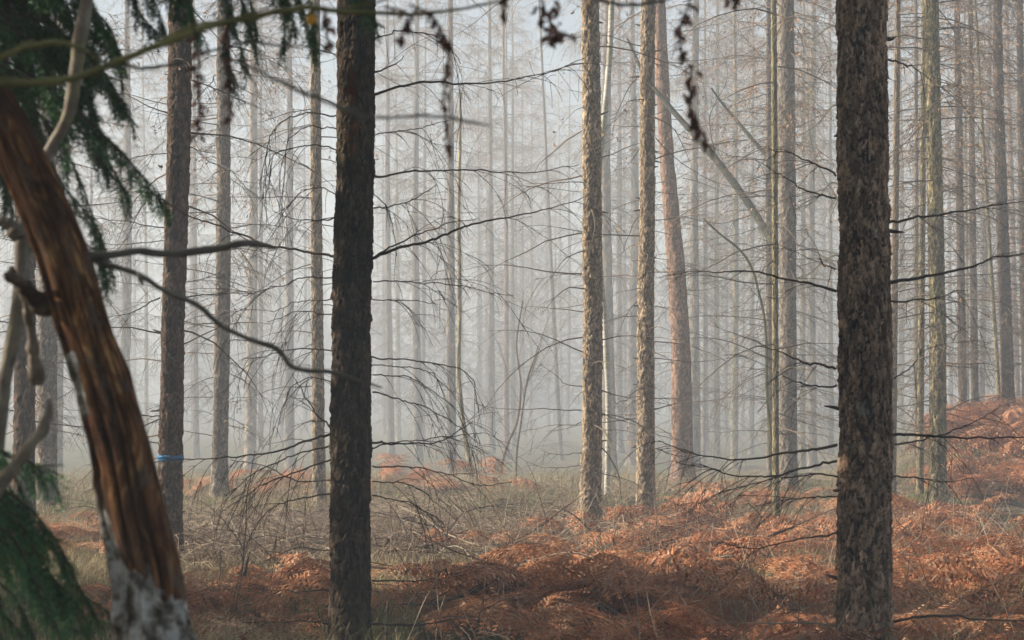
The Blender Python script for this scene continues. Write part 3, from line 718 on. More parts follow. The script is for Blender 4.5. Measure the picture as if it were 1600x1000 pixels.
# ---- surrounding forest: distant ranks and the wood outside the view
def merged_forest(name, spots, label):
    mb = MB(); parts = []
    for k in range(3):
        tw, nd = larch_crown(700 + k, dens=0.55, twn=5, needles=True)
        V = np.concatenate(tw.v); f4 = np.concatenate(tw.f4)
        parts.append((V, f4, nd))
    tk = trunk_grid(0.12, H_TREE, 8, 1.0, 3, .2, .6, 0.0, 3); tv = np.concatenate(tk.v); tf = np.concatenate(tk.f4)
    for q, (x, y, s) in enumerate(spots):
        V, f4, nd = parts[q % 3]; a = q * 1.7; ca, sa = math.cos(a), math.sin(a); Rm = np.array([[ca, -sa, 0], [sa, ca, 0], [0, 0, 1]])
        o = np.array([x, y, float(G(x, y))])
        mb.add(V @ Rm.T * [1, 1, s] + o, f4, isn=0.0, tint=0.5); mb.add(nd[0] @ Rm.T * [1, 1, s] + o, nd[1], isn=1.0, tint=(q * .37) % 1)
        mb.add(tv * [1, 1, s] + o, tf, isn=0.0, tint=0.5)
    for q in range(75):  # far conifers added to block the bright low sky behind the mist
        Y = U(150, 235); x = U(-.3, .3) * Y; h = U(9, 19); rd = h * U(.16, .24); m = 420; t = rng.random(m) ** .6; a = rng.uniform(0, 6.283, m)
        c = np.stack([x + np.cos(a) * rd * t, Y + np.sin(a) * rd * t, h * (1 - t) + rng.uniform(-.6, .6, m)], 1); dd = rng.normal(0, 1, (m, 3)) * [1, 1, .5]; e = rng.normal(0, 1, (m, 3))
        mb.add(np.stack([c - dd * .35, c + dd * .35, c + e * .3], 1).reshape(-1, 3), np.arange(3 * m).reshape(-1, 3), isn=0.3, tint=0.2)
    return tag(mb.build(name, M['crown']), label, "forest", kind="stuff")
spots = []
for k in range(150):
    Y = U(125, 235); spots.append((U(-0.3, 0.3) * Y, Y, U(1.25, 1.45)))
for k in range(13):       # outside the view on the sun's side
    Y = U(24, 110); spots.append((-(0.275 * Y + U(3, 30)), Y, U(.95, 1.3)))
for k in range(12):
    Y = U(20, 95); spots.append(((0.275 * Y + U(3, 14)), Y, U(.85, 1.05)))
merged_forest("distant_forest", spots, "dim ranks of larches fading out deep in the mist")

# ---- unseen spruces added outside the left border to shade the near ground
def spruce_mesh(seed, H=15, rad=2.6, z0=0.6, big=1.0):
    r = np.random.default_rng(seed); mb = MB()
    z = z0
    V = []; T = []
    while z < H:
        R0 = rad * (1 - z / H) ** 0.8 + 0.15; nb = 10
        for q in range(nb):
            a = r.uniform(0, 6.283); L = R0 * r.uniform(.75, 1.1); m = int(L * 34)
            t = r.uniform(0.1, 1, m); side = r.normal(0, .16, m) * (1 - t * .5)
            cx = np.cos(a) * L * t - np.sin(a) * side; cy_ = np.sin(a) * L * t + np.cos(a) * side; cz = z + .15 * L * t - .35 * L * t * t + r.normal(0, .05, m)
            c = np.stack([cx, cy_, cz], 1); s = big * r.uniform(.06, .15, (m, 1)); d = np.stack([np.cos(a + r.normal(0, .6, m)), np.sin(a + r.normal(0, .6, m)), r.normal(-.3, .2, m)], 1)
            e = np.cross(d, r.normal(0, 1, (m, 3))); e /= np.linalg.norm(e, axis=1, keepdims=True)
            V.append(np.stack([c - e * s * .35, c + e * s * .35, c + d * s * 1.3], 1).reshape(-1, 3)); T.append(np.repeat(r.random(m), 3))
        z += 0.28
    V = np.concatenate(V); mb.add(V, np.arange(len(V)).reshape(-1, 3), tint=np.concatenate(T))
    return mb.mesh("crown", M['fir'], False)
SPR = spruce_mesh(5)
for x, y, s, lab in [(-8.0, 7.5, 1, "first"), (-8.6, 11.2, 1.05, "second"), (-9.3, 14.6, .95, "third"), (-10.5, 4.0, .9, "last")]:
    t = empty("shade_spruce", (x, y, float(G(x, y))), "unseen dense spruce added for shade, %s of the row outside the picture's left edge" % lab, "tree", "spruces added to shade the near ground")
    tr = link("trunk", trunk_mesh('bark_brown', 1, False), t); tr.scale = (1.3, 1.3, .8)
    cr = link("crown", SPR, t); cr.scale = (s, s, s); cr.rotation_euler = (0, 0, x)
# unseen high-crowned spruces added to shade the near ground and haze
CAN = spruce_mesh(6, 15.5, 4.6, 4.6, 1.7)
for x, y, s, lab in [(-3.6, 1.5, 1, "beside the camera on the sunny side"), (-4.9, 8.8, 1.06, "sheltering the dark larch from the sun"),
                     (-6.8, -3.5, .95, "behind the camera on the sunny side"), (6.6, -3, .95, "behind the camera on the shady side")]:
    t = empty("shade_spruce", (x, y, float(G(x, y))), "unseen high-crowned spruce added for shade, " + lab, "tree", "high spruces added for shade")
    tr = link("trunk", trunk_mesh('bark_brown', 1, False), t); tr.scale = (1.6, 1.6, .9)
    cr = link("crown", CAN, t); cr.scale = (s, s, s); cr.rotation_euler = (0, 0, x)

# ================================================================== conifer sprays close to the camera
def fir_spray(pts, seed, r0=0.005, side=0.16, hang=0.6, dens=70, nl=0.013, step=0.0022, nw=.001):
    """a drooping fir branch: stem plus needle-covered side shoots; returns (wood, needles)"""
    r = np.random.default_rng(seed); wood = MB(); nd = MB(); p = smooth_path(pts, 24)
    wood.tube(p, np.linspace(r0, .0012, 24), 6)
    shoots = [p[8:]]
    L = np.linalg.norm(np.diff(p, axis=0), axis=1).sum()
    for k in range(int(L * dens)):
        t = r.uniform(.08, .99) * 22.9; q = int(t); s0 = p[q] + (p[q + 1] - p[q]) * (t - q); bd = p[q + 1] - p[q]; bd /= np.linalg.norm(bd)
        sd_ = np.cross(bd, [0, 0, 1]) * r.choice([-1, 1]); l = side * r.uniform(.4, 1.15) * (1.1 - .6 * t / 23)
        pp = wander(s0, bd * .8 + sd_ * r.uniform(.2, .9) + np.array([0, 0, -hang * r.uniform(.2, 1.6)]), l, 6, r.uniform(.3, 1.2), .08, r)
        wood.tube(pp, np.linspace(.0015, .0006, 7), 3, False); shoots.append(pp)
        for g in range(2):
            i = int(r.integers(1, 5)); p3 = wander(pp[i], (pp[i + 1] - pp[i]) * 8 + r.normal(0, .6 * np.linalg.norm(pp[i + 1] - pp[i]) * 8, 3), l * .45, 4, .6, .08, r); shoots.append(p3)
    C, D = [], []
    for s in shoots:
        ls = np.concatenate([[0], np.cumsum(np.linalg.norm(np.diff(s, axis=0), axis=1))]); n = max(4, int(ls[-1] / step)); t = np.linspace(0, ls[-1], n)
        C.append(np.stack([np.interp(t, ls, s[:, k]) for k in range(3)], 1)); g = np.gradient(C[-1], axis=0); D.append(g / (np.linalg.norm(g, axis=1, keepdims=True) + 1e-9))
    C = np.concatenate(C); D = np.concatenate(D); n = len(C)
    o = r.normal(0, 1, (n, 3)); o -= D * (o * D).sum(1, keepdims=True); o /= np.linalg.norm(o, axis=1, keepdims=True); o[:, 2] *= .5
    d = D * .55 + o * .9; w_ = np.cross(d, r.normal(0, 1, (n, 3))); w_ /= np.linalg.norm(w_, axis=1, keepdims=True); ln = nl * r.uniform(.7, 1.2, (n, 1))
    V = np.stack([C - w_ * nw, C + w_ * nw, C + d * ln], 1).reshape(-1, 3)
    nd.add(V, np.arange(3 * n).reshape(-1, 3), tint=np.repeat(np.clip(r.normal(.5, .25, n), 0, 1), 3))
    return wood, nd

def fir_branch(T, pl, Y, seed, mat, dY=0.0, **k):
    base = np.array(T.location); n = len(pl)
    pts = [P(x, y, Y + dY * i / (n - 1)) - base for i, (x, y) in enumerate(pl)]
    wd, nd = fir_spray(pts, seed, **k); b = wd.build("branch", M['twig'], T); nd.build("foliage", M[mat], b, False)

TF = empty("fir_tree", (-2.35, 4.9, float(G(-2.35, 4.9))), "dark green fir whose drooping sprays hang over the upper left corner", "tree")
tr = link("trunk", trunk_mesh('bark_brown', 2, True), TF); tr.scale = (1.3, 1.3, .6)
fp = [([(-260,20),(-60,10),(80,40),(150,100),(205,180)], 4.6), ([(-260,60),(-60,80),(60,130),(130,180),(190,240),(262,318)], 4.4), ([(-260,-60),(0,-50),(110,-10),(170,40),(192,100)], 4.5),
      ([(-260,110),(0,140),(70,190),(120,270),(150,360),(168,450)], 4.7), ([(-260,-20),(-40,10),(40,60),(90,150),(100,220)], 4.3), ([(-260,100),(-40,100),(20,160),(50,250),(60,340)], 4.9), ([(-260,0),(-20,-10),(70,30),(120,100),(150,180)], 4.8),
      ([(-260,-80),(60,-90),(200,-60),(240,0),(262,60)], 4.6), ([(-260,-90),(100,-110),(230,-70),(290,-10),(312,60)], 4.4), ([(-260,-120),(150,-130),(300,-80),(350,-10),(372,60),(392,125)], 4.7),
      ([(-260,-130),(200,-140),(330,-90),(385,-20),(402,60)], 4.9), ([(-260,-150),(250,-150),(400,-80),(450,0),(462,60)], 4.6), ([(-260,-150),(280,-160),(430,-90),(482,-10),(494,85)], 4.5), ([(-260,-160),(320,-160),(500,-90),(560,-20),(590,40)], 4.8),
      ([(-260,40),(-80,60),(0,110),(60,200),(80,290)], 5.0), ([(-260,160),(-80,170),(-10,240),(20,330)], 4.8), ([(-260,-40),(-80,-20),(0,30),(30,110),(40,180)], 5.1), ([(-260,0),(-20,20),(90,80),(140,160),(165,250)], 5.0), ([(-260,-30),(0,-30),(130,20),(180,70),(200,120)], 5.1)]
fp += [([(x + U(-25, 10) * (k > 0), y + U(-20, 30)) for k, (x, y) in enumerate(pl)], Y + U(.1, .5)) for pl, Y in fp] + [([(x - U(20, 70) * (k > 0), y + U(-60, 10)) for k, (x, y) in enumerate(pl)], Y + U(.1, .5)) for pl, Y in fp[:7] + fp[14:] + fp[:5] + fp[14:]]
for q, (pl, Y) in enumerate(fp):
    fir_branch(TF, pl, Y, 800 + q, 'fir', dens=85, side=.13, hang=.9, nw=.0016, step=.0028)
TY = empty("young_fir", (-1.25, 3.9, float(G(-1.25, 3.9))), "young bright green fir poking into the lower left corner beside the snag", "tree")
mb = MB(); mb.tube(smooth_path([(0, 0, -.1), (0.02, 0, .8), (0, .02, 1.7)], 14), np.linspace(.03, .008, 14), 8, cell=.5, crack=0.); mb.build("trunk", M['bark_brown'], TY)
yp = [([(-190,650),(-60,680),(40,720),(100,745)], 3.7), ([(-190,700),(-60,740),(30,780),(90,850),(130,930),(162,985)], 3.6), ([(-190,770),(-60,810),(20,860),(70,930),(100,1010)], 3.5), ([(-190,760),(-80,780),(0,810),(60,840),(110,880)], 3.9),
      ([(-190,850),(-60,880),(20,930),(60,1010)], 3.7), ([(-190,640),(-80,660),(-10,700),(30,760),(50,820)], 4.0), ([(-190,800),(-40,830),(60,890),(120,960),(150,1040)], 3.9), ([(-190,700),(-70,720),(20,790),(50,880)], 3.6), ([(-190,860),(-80,900),(-20,960),(20,1030)], 3.6),
      ([(-190,720),(-60,760),(30,830),(80,900),(110,960)], 3.8)]
yp += [([(x + U(-25, 15) * (k > 0), y + U(-30, 30)) for k, (x, y) in enumerate(pl)], Y + U(-.1, .3)) for pl, Y in yp]
for q, (pl, Y) in enumerate(yp):
    fir_branch(TY, pl, Y, 850 + q, 'youngfir', dens=58, side=.14, hang=.75, nl=.015, nw=.0012, step=.003)

# ================================================================== leaning rotten birch snag
def snag():
    Y = 3.6; ctr = [(1060, 248, 142), (1000, 240, 132), (900, 228, 118), (800, 205, 108), (700, 186, 98), (600, 160, 92), (500, 128, 88), (400, 98, 84), (300, 58, 80), (200, 12, 76), (130, -35, 72), (60, -95, 66), (0, -160, 60), (-60, -240, 52)]
    foot = (1500, 330, 170)
    C = [foot] + ctr; base = P(foot[1], foot[0], Y); gz = float(G(base[0], Y)); base[2] = gz
    C3 = [np.array([P(268, 1100, Y)[0], Y, CAMZ - (1100 - HORY) / F * Y]) for _ in range(0)]
    pts = [np.array([(300 - 800) / F * Y, Y, gz - .1]), np.array([(285 - 800) / F * Y, Y, gz + .35])] + [P(x, y, Y) for y, x, w_ in ctr]
    ws = [190, 160] + [w_ for y, x, w_ in ctr]
    s = np.array(pts); base = s[0].copy(); base[2] = gz
    t = empty("dead_birch", base, "leaning rotten birch trunk, rusty brown with white bark peeling lower down", "dead tree")
    N, S = 420, 96; p = smooth_path(s - base, N); L = np.concatenate([[0], np.cumsum(np.linalg.norm(np.diff(p, axis=0), axis=1))])
    # width given across the picture; the stem leans, so the real thickness is a little less
    wd = np.interp(L, np.concatenate([[0], np.cumsum(np.linalg.norm(np.diff(s, axis=0), axis=1))]) * L[-1] / np.linalg.norm(np.diff(s, axis=0), axis=1).sum(), np.array(ws) / F * Y / 2 * .87)
    tg = np.gradient(p, axis=0); tg /= np.linalg.norm(tg, axis=1, keepdims=True); u = np.cross(tg, [0, 1, 0]); u /= np.linalg.norm(u, axis=1, keepdims=True); w_ = np.cross(tg, u)
    th = np.arange(S) * 2 * math.pi / S; TH, LL = np.meshgrid(th, L)
    # rotten: grooves along the grain, torn bark slabs
    cx, sx = np.cos(TH), np.sin(TH)
    groove = vnoise(cx * 4 + 10, sx * 4 + LL * 1.2, 3) - .5; groove2 = vnoise(cx * 11 + 30, sx * 11 + LL * 4, 5) - .5; lump = vnoise(cx * 2 + 5, LL * 9 + sx * 2, 8) - .5; fine = vnoise(cx * 20 + 50, sx * 20 + LL * 40, 6) - .5
    zz = (p[:, 2] + base[2])[:, None] + 0 * TH; 
    ypx = HORY + (CAMZ - zz) * F / Y; lowb = np.clip((ypx - (800 + 85 * cx)) / 150, 0, 1)      # bark on the lower part
    strip = np.exp(-((np.mod(TH - 2.75 + math.pi, 2 * math.pi) - math.pi) / .55) ** 2) * (zz > CAMZ - (640 - HORY) / F * Y - 0.005) * (zz < CAMZ - (545 - HORY) / F * Y)
    side_b = .25 * (cx < -.6)
    bark = np.clip(lowb * (.75 + .3 * vnoise(cx * 2, LL * 5 + sx * 2, 12)) + strip * 1.2 + side_b, 0, 1)
    ridge = np.abs(vnoise(cx * 7 + 70, sx * 7 + LL * 2.2, 15) - .5) * 2; slab = (vnoise(cx * 3 + 20, sx * 3 + LL * 3, 17) > .55) * 1.0
    rad = wd[:, None] * (.97 + .26 * groove + .16 * groove2 + .18 * ridge - .09 + .06 * slab + .10 * lump + .07 * fine + .08 * (vnoise(cx * 9 + 90, sx * 9 + LL * 14, 19) - .5) + .05 * (bark > .5) * lowb)
    V = p[:, None] + rad[..., None] * (cx[..., None] * (-u[:, None]) + sx[..., None] * w_[:, None])
    mb = MB(); i = np.arange(N - 1)[:, None] * S; j = np.arange(S)[None]; j2 = (j + 1) % S
    mb.add(V.reshape(-1, 3), np.stack([i + j, i + j2, i + S + j2, i + S + j], -1).reshape(-1, 4), ax=(cx * wd[:, None]).ravel(), ay=(sx * wd[:, None]).ravel(), al=LL.ravel(), bark=bark.ravel(), fiss=np.clip(ridge * 1.5 + groove2 * .9 + .12, 0, 1).ravel())
    mb.build("trunk", M['snag'], t)
    def limb(name, pl, Ys, ws, mat, seed, sides=12, lump=.12, n=60):
        r = np.random.default_rng(seed); q = np.array([P(x, y, Ys[0] + (Ys[1] - Ys[0]) * k / (len(pl) - 1)) - base for k, (x, y) in enumerate(pl)])
        pp = smooth_path(q, n); rr = np.interp(np.linspace(0, 1, n), np.linspace(0, 1, len(ws)), np.array(ws) / F * np.mean(Ys) / 2)
        rr = rr * (1 + lump * (vnoise(np.arange(n) * .35, np.zeros(n), seed) - .5) * 2); pp = pp + np.cumsum(r.normal(0, .0006, (n, 3)), 0)
        m2 = MB(); m2.tube(pp, rr, sides); m2.build(name, M[mat], t); return m2
    limb("branch", [(118,398),(170,400),(210,396),(262,401),(300,398),(340,391),(385,382),(408,384),(433,389)], (3.65, 3.9), [16,13,12,12,12,12,13,11,5], 'stick_grey', 2)
    limb("branch", [(118,396),(160,410),(212,424),(262,451),(312,474),(345,501),(400,526),(438,539),(458,565),(520,577),(600,601)], (3.65, 4.0), [10,10,9,8,8,8,8,8,8,6,3], 'stick_grey', 5)
    limb("broken_twig", [(216,426),(218,436),(221,444)], (3.7, 3.68), [9, 8, 4], 'stick_grey', 6, 8, .1, 8)
    limb("broken_limb", [(76,486),(50,462),(30,440),(14,430),(4,424)], (3.62, 3.4), [34,26,22,17,5], 'twig_brown', 12, 14, .5)
    limb("limb", [(60,600),(38,480),(22,440),(12,420)], (3.75, 3.55), [26,18,14,8], 'pale', 15, 12, .2)
    return t
snag()
def limb_thing(name, label, cat, pl, Ys, ws, mat, seed, sides=12, lump=.12, n=90, side=None, group=None):
    r = np.random.default_rng(seed); K = len(pl); q = np.array([P(x, y, Ys[0] + (Ys[1] - Ys[0]) * k / (K - 1)) for k, (x, y) in enumerate(pl)]); b0 = q[0].copy()
    t = empty(name, b0, label, cat, group); pp = smooth_path(q - b0, n); rr = np.interp(np.linspace(0, 1, n), np.linspace(0, 1, len(ws)), np.array(ws) / F * np.mean(Ys) / 2)
    rr = rr * (1 + lump * (vnoise(np.arange(n) * .35, np.zeros(n), seed) - .5) * 2); pp = pp + np.cumsum(r.normal(0, .0007, (n, 3)), 0)
    mb = MB(); mb.tube(pp, rr, sides); mb.build("stem", M[mat], t)
    return t, pp, b0
BT, _, _ = limb_thing("young_birch", "pale slender birch stem rising behind the rotten snag to the top edge", "tree",
    [(-30,1900),(-20,1300),(-12,900),(-5,700),(5,600),(22,500),(28,430),(30,380),(42,320),(60,262),(80,215),(98,178),(108,120),(112,60),(122,0),(128,-120),(132,-300)], (3.95, 3.95), [50,46,42,38,32,30,28,30,26,22,22,24,20,22,22,18,10], 'pale', 31, n=200)
lm = MB(); pts = np.array([P(x, y, 3.93) for x, y in [(30,372),(14,350),(0,345),(-22,352)]]) - np.array(BT.location); lm.tube(smooth_path(pts, 18), np.array([.014,.016,.018,.021,.017,.014,.013,.015,.013,.011,.012,.010,.009,.010,.008,.008,.006,.003]), 10); lm.build("knot", M['pale'], BT)
limb_thing("broken_branch", "short broken olive-brown branch stub rising in front of the young fir", "branch", [(-60,860),(-20,780),(15,738),(45,700),(66,672),(76,650),(78,628)], (3.3, 3.35), [30,28,24,22,20,18,8], 'pale', 33, n=50)

# ---- out-of-focus boughs across the top, with withered leaves
def top_bough(label, pl, Ys, ws, mat, seed, subs=()):
    t, pp, b0 = limb_thing("overhanging_bough", label, "branch", pl, Ys, ws, mat, seed, sides=10, lump=.15)
    for q, (sp, sw) in enumerate(subs):
        pts = np.array([P(x, y, np.mean(Ys)) for x, y in sp]) - b0; m2 = MB(); m2.tube(smooth_path(pts, 24), np.linspace(sw[0], sw[1], 24) / F * np.mean(Ys) / 2, 8); m2.build("side_branch", M[mat], t)
    return t
top_bough("blurred mossy bough sweeping from the left edge up along the picture's top", [(-120,132),(0,128),(60,128),(120,118),(180,95),(250,65),(330,35),(400,22),(480,8),(560,14),(640,19),(720,10),(790,-5),(860,-40)], (2.9, 3.1), [16,14,13,12,12,11,10,10,10,8,7,5,4,3], 'twig_moss', 41,
          subs=[([(250,65),(300,40),(360,30),(420,12)], (6, 3)), ([(540,12),(600,0),(640,-20)], (5, 3))])
top_bough("blurred yellowish twig curving over the first mossy bough at the left edge", [(-120,110),(-20,98),(50,76),(100,74),(130,86),(170,110)], (2.7, 2.8), [12,11,10,10,8,4], 'twig_moss', 43)
top_bough("thin blurred grey twig from the mossy bough across the thick dark trunk's top", [(190,100),(230,104),(280,92),(330,70),(420,62),(500,75)], (3.1, 3.3), [6,6,5,5,4,2], 'stick_grey', 45)
top_bough("strongly blurred twig crossing the thick dark trunk towards the misty gap", [(380,95),(440,128),(500,155),(560,178),(620,187),(680,182),(730,190),(772,196)], (2.6, 2.7), [5,6,6,6,5,5,6,3], 'stick_grey', 47)
top_bough("thin blurred twig at the top edge above the tan and knotty larches", [(830,-30),(900,-8),(960,12),(1030,14),(1090,-10)], (3.1, 3.3), [6,6,6,5,4], 'stick_grey', 49)

def leaf_cluster(label, x0, y0, x1, y1, Y, n, seed, wob=7, sz=.014):
    r = np.random.default_rng(seed); a, b = P(x0, y0, Y), P(x1, y1, Y); t = empty("hanging_twig", a, label, "dead leaves", "withered leaves hanging from above")
    path = smooth_path([(0, 0, 0), (b - a) * .5 + r.normal(0, .012, 3), b - a], 16); mb = MB(); mb.tube(path, np.linspace(.0022, .001, 16), 5); mb.build("twig", M['twig'], t)
    lf = MB()
    for k in range(int(n * 1.3)):
        s = path[int(r.uniform(2, 15.9))] + r.normal(0, wob / F * Y * .42, 3) * [1, 1, .3]; L = sz * r.uniform(.7, 1.5); ax = np.array([r.normal(0, .5), r.normal(0, .5), -1.0]); ax /= np.linalg.norm(ax)
        sdv = np.cross(ax, r.normal(0, 1, 3)); sdv /= np.linalg.norm(sdv); nn = np.cross(ax, sdv); u = np.linspace(0, 1, 7)
        wdt = np.sin(np.pi * u ** .8) * L * .24; curl = r.uniform(.2, .9); V = []
        for uu, ww in zip(u, wdt):
            c = s + ax * uu * L + nn * curl * L * .5 * uu * uu + sdv * .1 * L * math.sin(uu * 9)
            V += [c - sdv * ww + nn * ww * curl, c, c + sdv * ww + nn * ww * curl * r.uniform(.3, 1.2)]
        f = [];
        for q in range(6):
            f += [[q * 3, q * 3 + 1, q * 3 + 4, q * 3 + 3], [q * 3 + 1, q * 3 + 2, q * 3 + 5, q * 3 + 4]]
        lf.add(V, f, tint=float(r.random()))
    lf.build("leaves", M['leaf'], t)
leaf_cluster("long brown leaf cluster hanging beside the blue-banded tree's top", 300, 30, 311, 208, 2.9, 34, 1)
leaf_cluster("brown leaf cluster hanging in front of the pale larch, right of the longest one", 354, 20, 362, 195, 3.0, 26, 2)
leaf_cluster("slanting withered leaves just right of the thick dark trunk's top", 600, 10, 625, 60, 2.9, 14, 3)
leaf_cluster("withered leaves slanting down from the bough towards the speckled larch", 640, 8, 705, 70, 2.9, 22, 4)
leaf_cluster("thin withered leaf strand dangling in front of the speckled larch", 703, 75, 706, 245, 2.9, 20, 5, 5, .016)
leaf_cluster("bunch of withered leaves at the top between the misty gap and tan larch", 838, -20, 870, 48, 3.0, 30, 6, 26, .017)
leaf_cluster("small withered leaf left of the top bunch over the misty gap", 790, -20, 787, 32, 3.0, 8, 7)
leaf_cluster("upper part of dark leaf strand over the grey larch right of the bent pine", 1082, -10, 1080, 110, 3.1, 26, 8, 9)
leaf_cluster("largest dark crumpled leaf clump dangling right of the bent reddish pine", 1080, 100, 1104, 225, 3.1, 24, 9, 13, .02)
leaf_cluster("withered leaf bit at the top edge left of the thin mossy stem", 1155, -20, 1158, 10, 3.1, 7, 10)
leaf_cluster("withered leaves in front of the thick dark trunk below the bough", 545, 90, 548, 240, 2.7, 16, 11, 12)
leaf_cluster("small withered leaf bunch just left of the thick dark trunk's top", 505, 10, 512, 72, 2.9, 12, 12)
leaf_cluster("small withered leaves hanging at the tan larch's upper left", 905, -20, 912, 20, 3.0, 6, 13)
yl = MB(); c = P(486, 30, 2.9); q = np.array([[0, 0, .008], [-.008, .002, .003], [-.006, 0, -.006], [0, -.002, -.009], [.007, .002, -.004], [.008, 0, .004], [0, .004, 0]])
yl.add(q, [[6, 0, 1], [6, 1, 2], [6, 2, 3], [6, 3, 4], [6, 4, 5], [6, 5, 0]]); o = yl.build("leaf", M['yleaf'], None, True, c); tag(o, "single yellow leaf hanging near the top left of the thick dark trunk", "leaf")

# ================================================================== bracken
def frond(seed, L=1.05, npair=15, simple=False):
    r = np.random.default_rng(seed); n = 22
    el = r.uniform(.9, 1.35); d = np.array([math.cos(el), 0, math.sin(el)]); pts = [np.zeros(3)]; bend = r.uniform(1.5, 2.6)
    for k in range(n - 1):
        d = d + np.array([.05, r.normal(0, .02), -bend / n * (.4 + 1.2 * k / n)]); d /= np.linalg.norm(d); pts.append(pts[-1] + d * L / (n - 1))
    p = np.array(pts); mb = MB(); mb.tube(p, np.linspace(.0035, .0008, n), 4, False, tint=.75)
    V, I = [], []
    for k in range(npair):
        t = .33 + .66 * (k / (npair - 1)); f = t * (n - 1.001); q = int(f); c = p[q] + (p[q + 1] - p[q]) * (f - q); ax = p[q + 1] - p[q]; ax /= np.linalg.norm(ax)
        u = (k / (npair - 1)); pl = L * .30 * (1 - u) ** .8 * (.75 + .5 * min(1, u * 6)) + .012
        for s in (-1, 1):
            sd_ = np.array([0, 1, 0]) * s; dr = r.uniform(.2, .9); dd = ax * .45 + sd_ - np.array([0, 0, dr * .5]); m = 8
            pp = wander(c, dd, pl * r.uniform(.8, 1.1), m, dr, .06, r)
            g = np.gradient(pp, axis=0); g /= np.linalg.norm(g, axis=1, keepdims=True); nrm = np.cross(g, ax); e = np.cross(nrm, g); e /= np.linalg.norm(e, axis=1, keepdims=True)
            curl = r.normal(0, .35)
            for i in range(m):
                wl = pl * .17 * (1 - i / m) ** .7 + .004; st = pl / m * .3
                for s2 in (-1, 1):
                    dn = e[i] * s2 * wl + g[i] * wl * .35 + nrm[i] * wl * (curl + r.normal(0, .25)) - np.array([0, 0, wl * .25])
                    dn *= r.uniform(.55, 1.15); V += [pp[i] - g[i] * st, pp[i] + g[i] * st, pp[i] + dn + g[i] * st * .4, pp[i] + dn - g[i] * st * .3]; I.append([len(V) - 4, len(V) - 3, len(V) - 2, len(V) - 1])
    mb.add(np.array(V), np.array(I), tint=np.repeat(np.clip(r.uniform(.0, .9, len(V) // 4) + (r.random(len(V) // 4) < .06) * .8, 0, 1.6), 4))
    return mb
FR = [frond(k, simple=False) for k in range(14)]
FRD = [(np.concatenate(f.v), np.concatenate(f.f4), np.concatenate(f.at['tint'])) for f in FR]

def fern_pts(region, n, seed):
    r = np.random.default_rng(seed); out = []
    x0, x1, Y0, Y1 = region
    while len(out) < n:
        Y = math.sqrt(r.uniform(Y0 * Y0, Y1 * Y1)); px = r.uniform(x0, x1); x = (px - 800) / F * Y
        if (px < 830 and Y < 12.2) or (440 < px < 640 and Y < 14.2): continue
        if vnoise(np.array(x * 1.7), np.array(Y * 1.0), seed) > r.uniform(.4, .62): out.append((x, Y))
    return out
spots = []
for reg, n, sd_ in [((560, 960, 9.5, 14.6), 120, 1), ((960, 1640, 9.5, 15.5), 270, 21), ((330, 560, 12, 15.8), 90, 2), ((600, 1000, 14, 17), 75, 3), ((1045, 1330, 15.8, 21.5), 215, 4), ((860, 1045, 15, 17.5), 45, 24), ((1370, 1650, 15, 19.6), 160, 5), ((1490, 1680, 27, 36), 380, 6),
                    ((1380, 1500, 20, 23.5), 45, 7), ((300, 520, 27, 38), 28, 8), ((590, 660, 30, 38), 25, 9), ((60, 170, 19, 24), 50, 10), ((1100, 1320, 23, 30), 40, 11), ((870, 900, 18, 20.5), 8, 12), ((170, 330, 12, 17), 40, 13), ((1040, 1310, 21.5, 23), 90, 14)]:
    spots += fern_pts(reg, n, sd_)
fb = MB()
for q, (x, y) in enumerate(spots):
    V, Fc, tn = FRD[q % 14]; a = rng.uniform(0, 6.283); s = rng.uniform(.55, 1.1) * (1.0 if y < 24 else 1.25); tl = rng.normal(0, .45)
    hs = rng.uniform(.2, .9) * (.6 if y > 19.8 and x < 5.5 and y < 25 else 1)
    ca, sa = math.cos(a), math.sin(a); ct, st = math.cos(tl), math.sin(tl)
    Rm = np.array([[ca, -sa, 0], [sa, ca, 0], [0, 0, 1]]) @ np.array([[1, 0, 0], [0, ct, -st], [0, st, ct]])
    tv = float(np.clip(rng.normal(.45, .2), 0.02, .98))
    fb.add((V * [s, s, s * hs]) @ Rm.T + [x, y, float(G(x, y)) - .01], Fc, tint=np.clip(tn * .35 + tv * .75, 0, 1))
tag(fb.build("bracken", M['bracken'], None, False), "rusty brown dead bracken covering the forest floor", "bracken", kind="stuff")

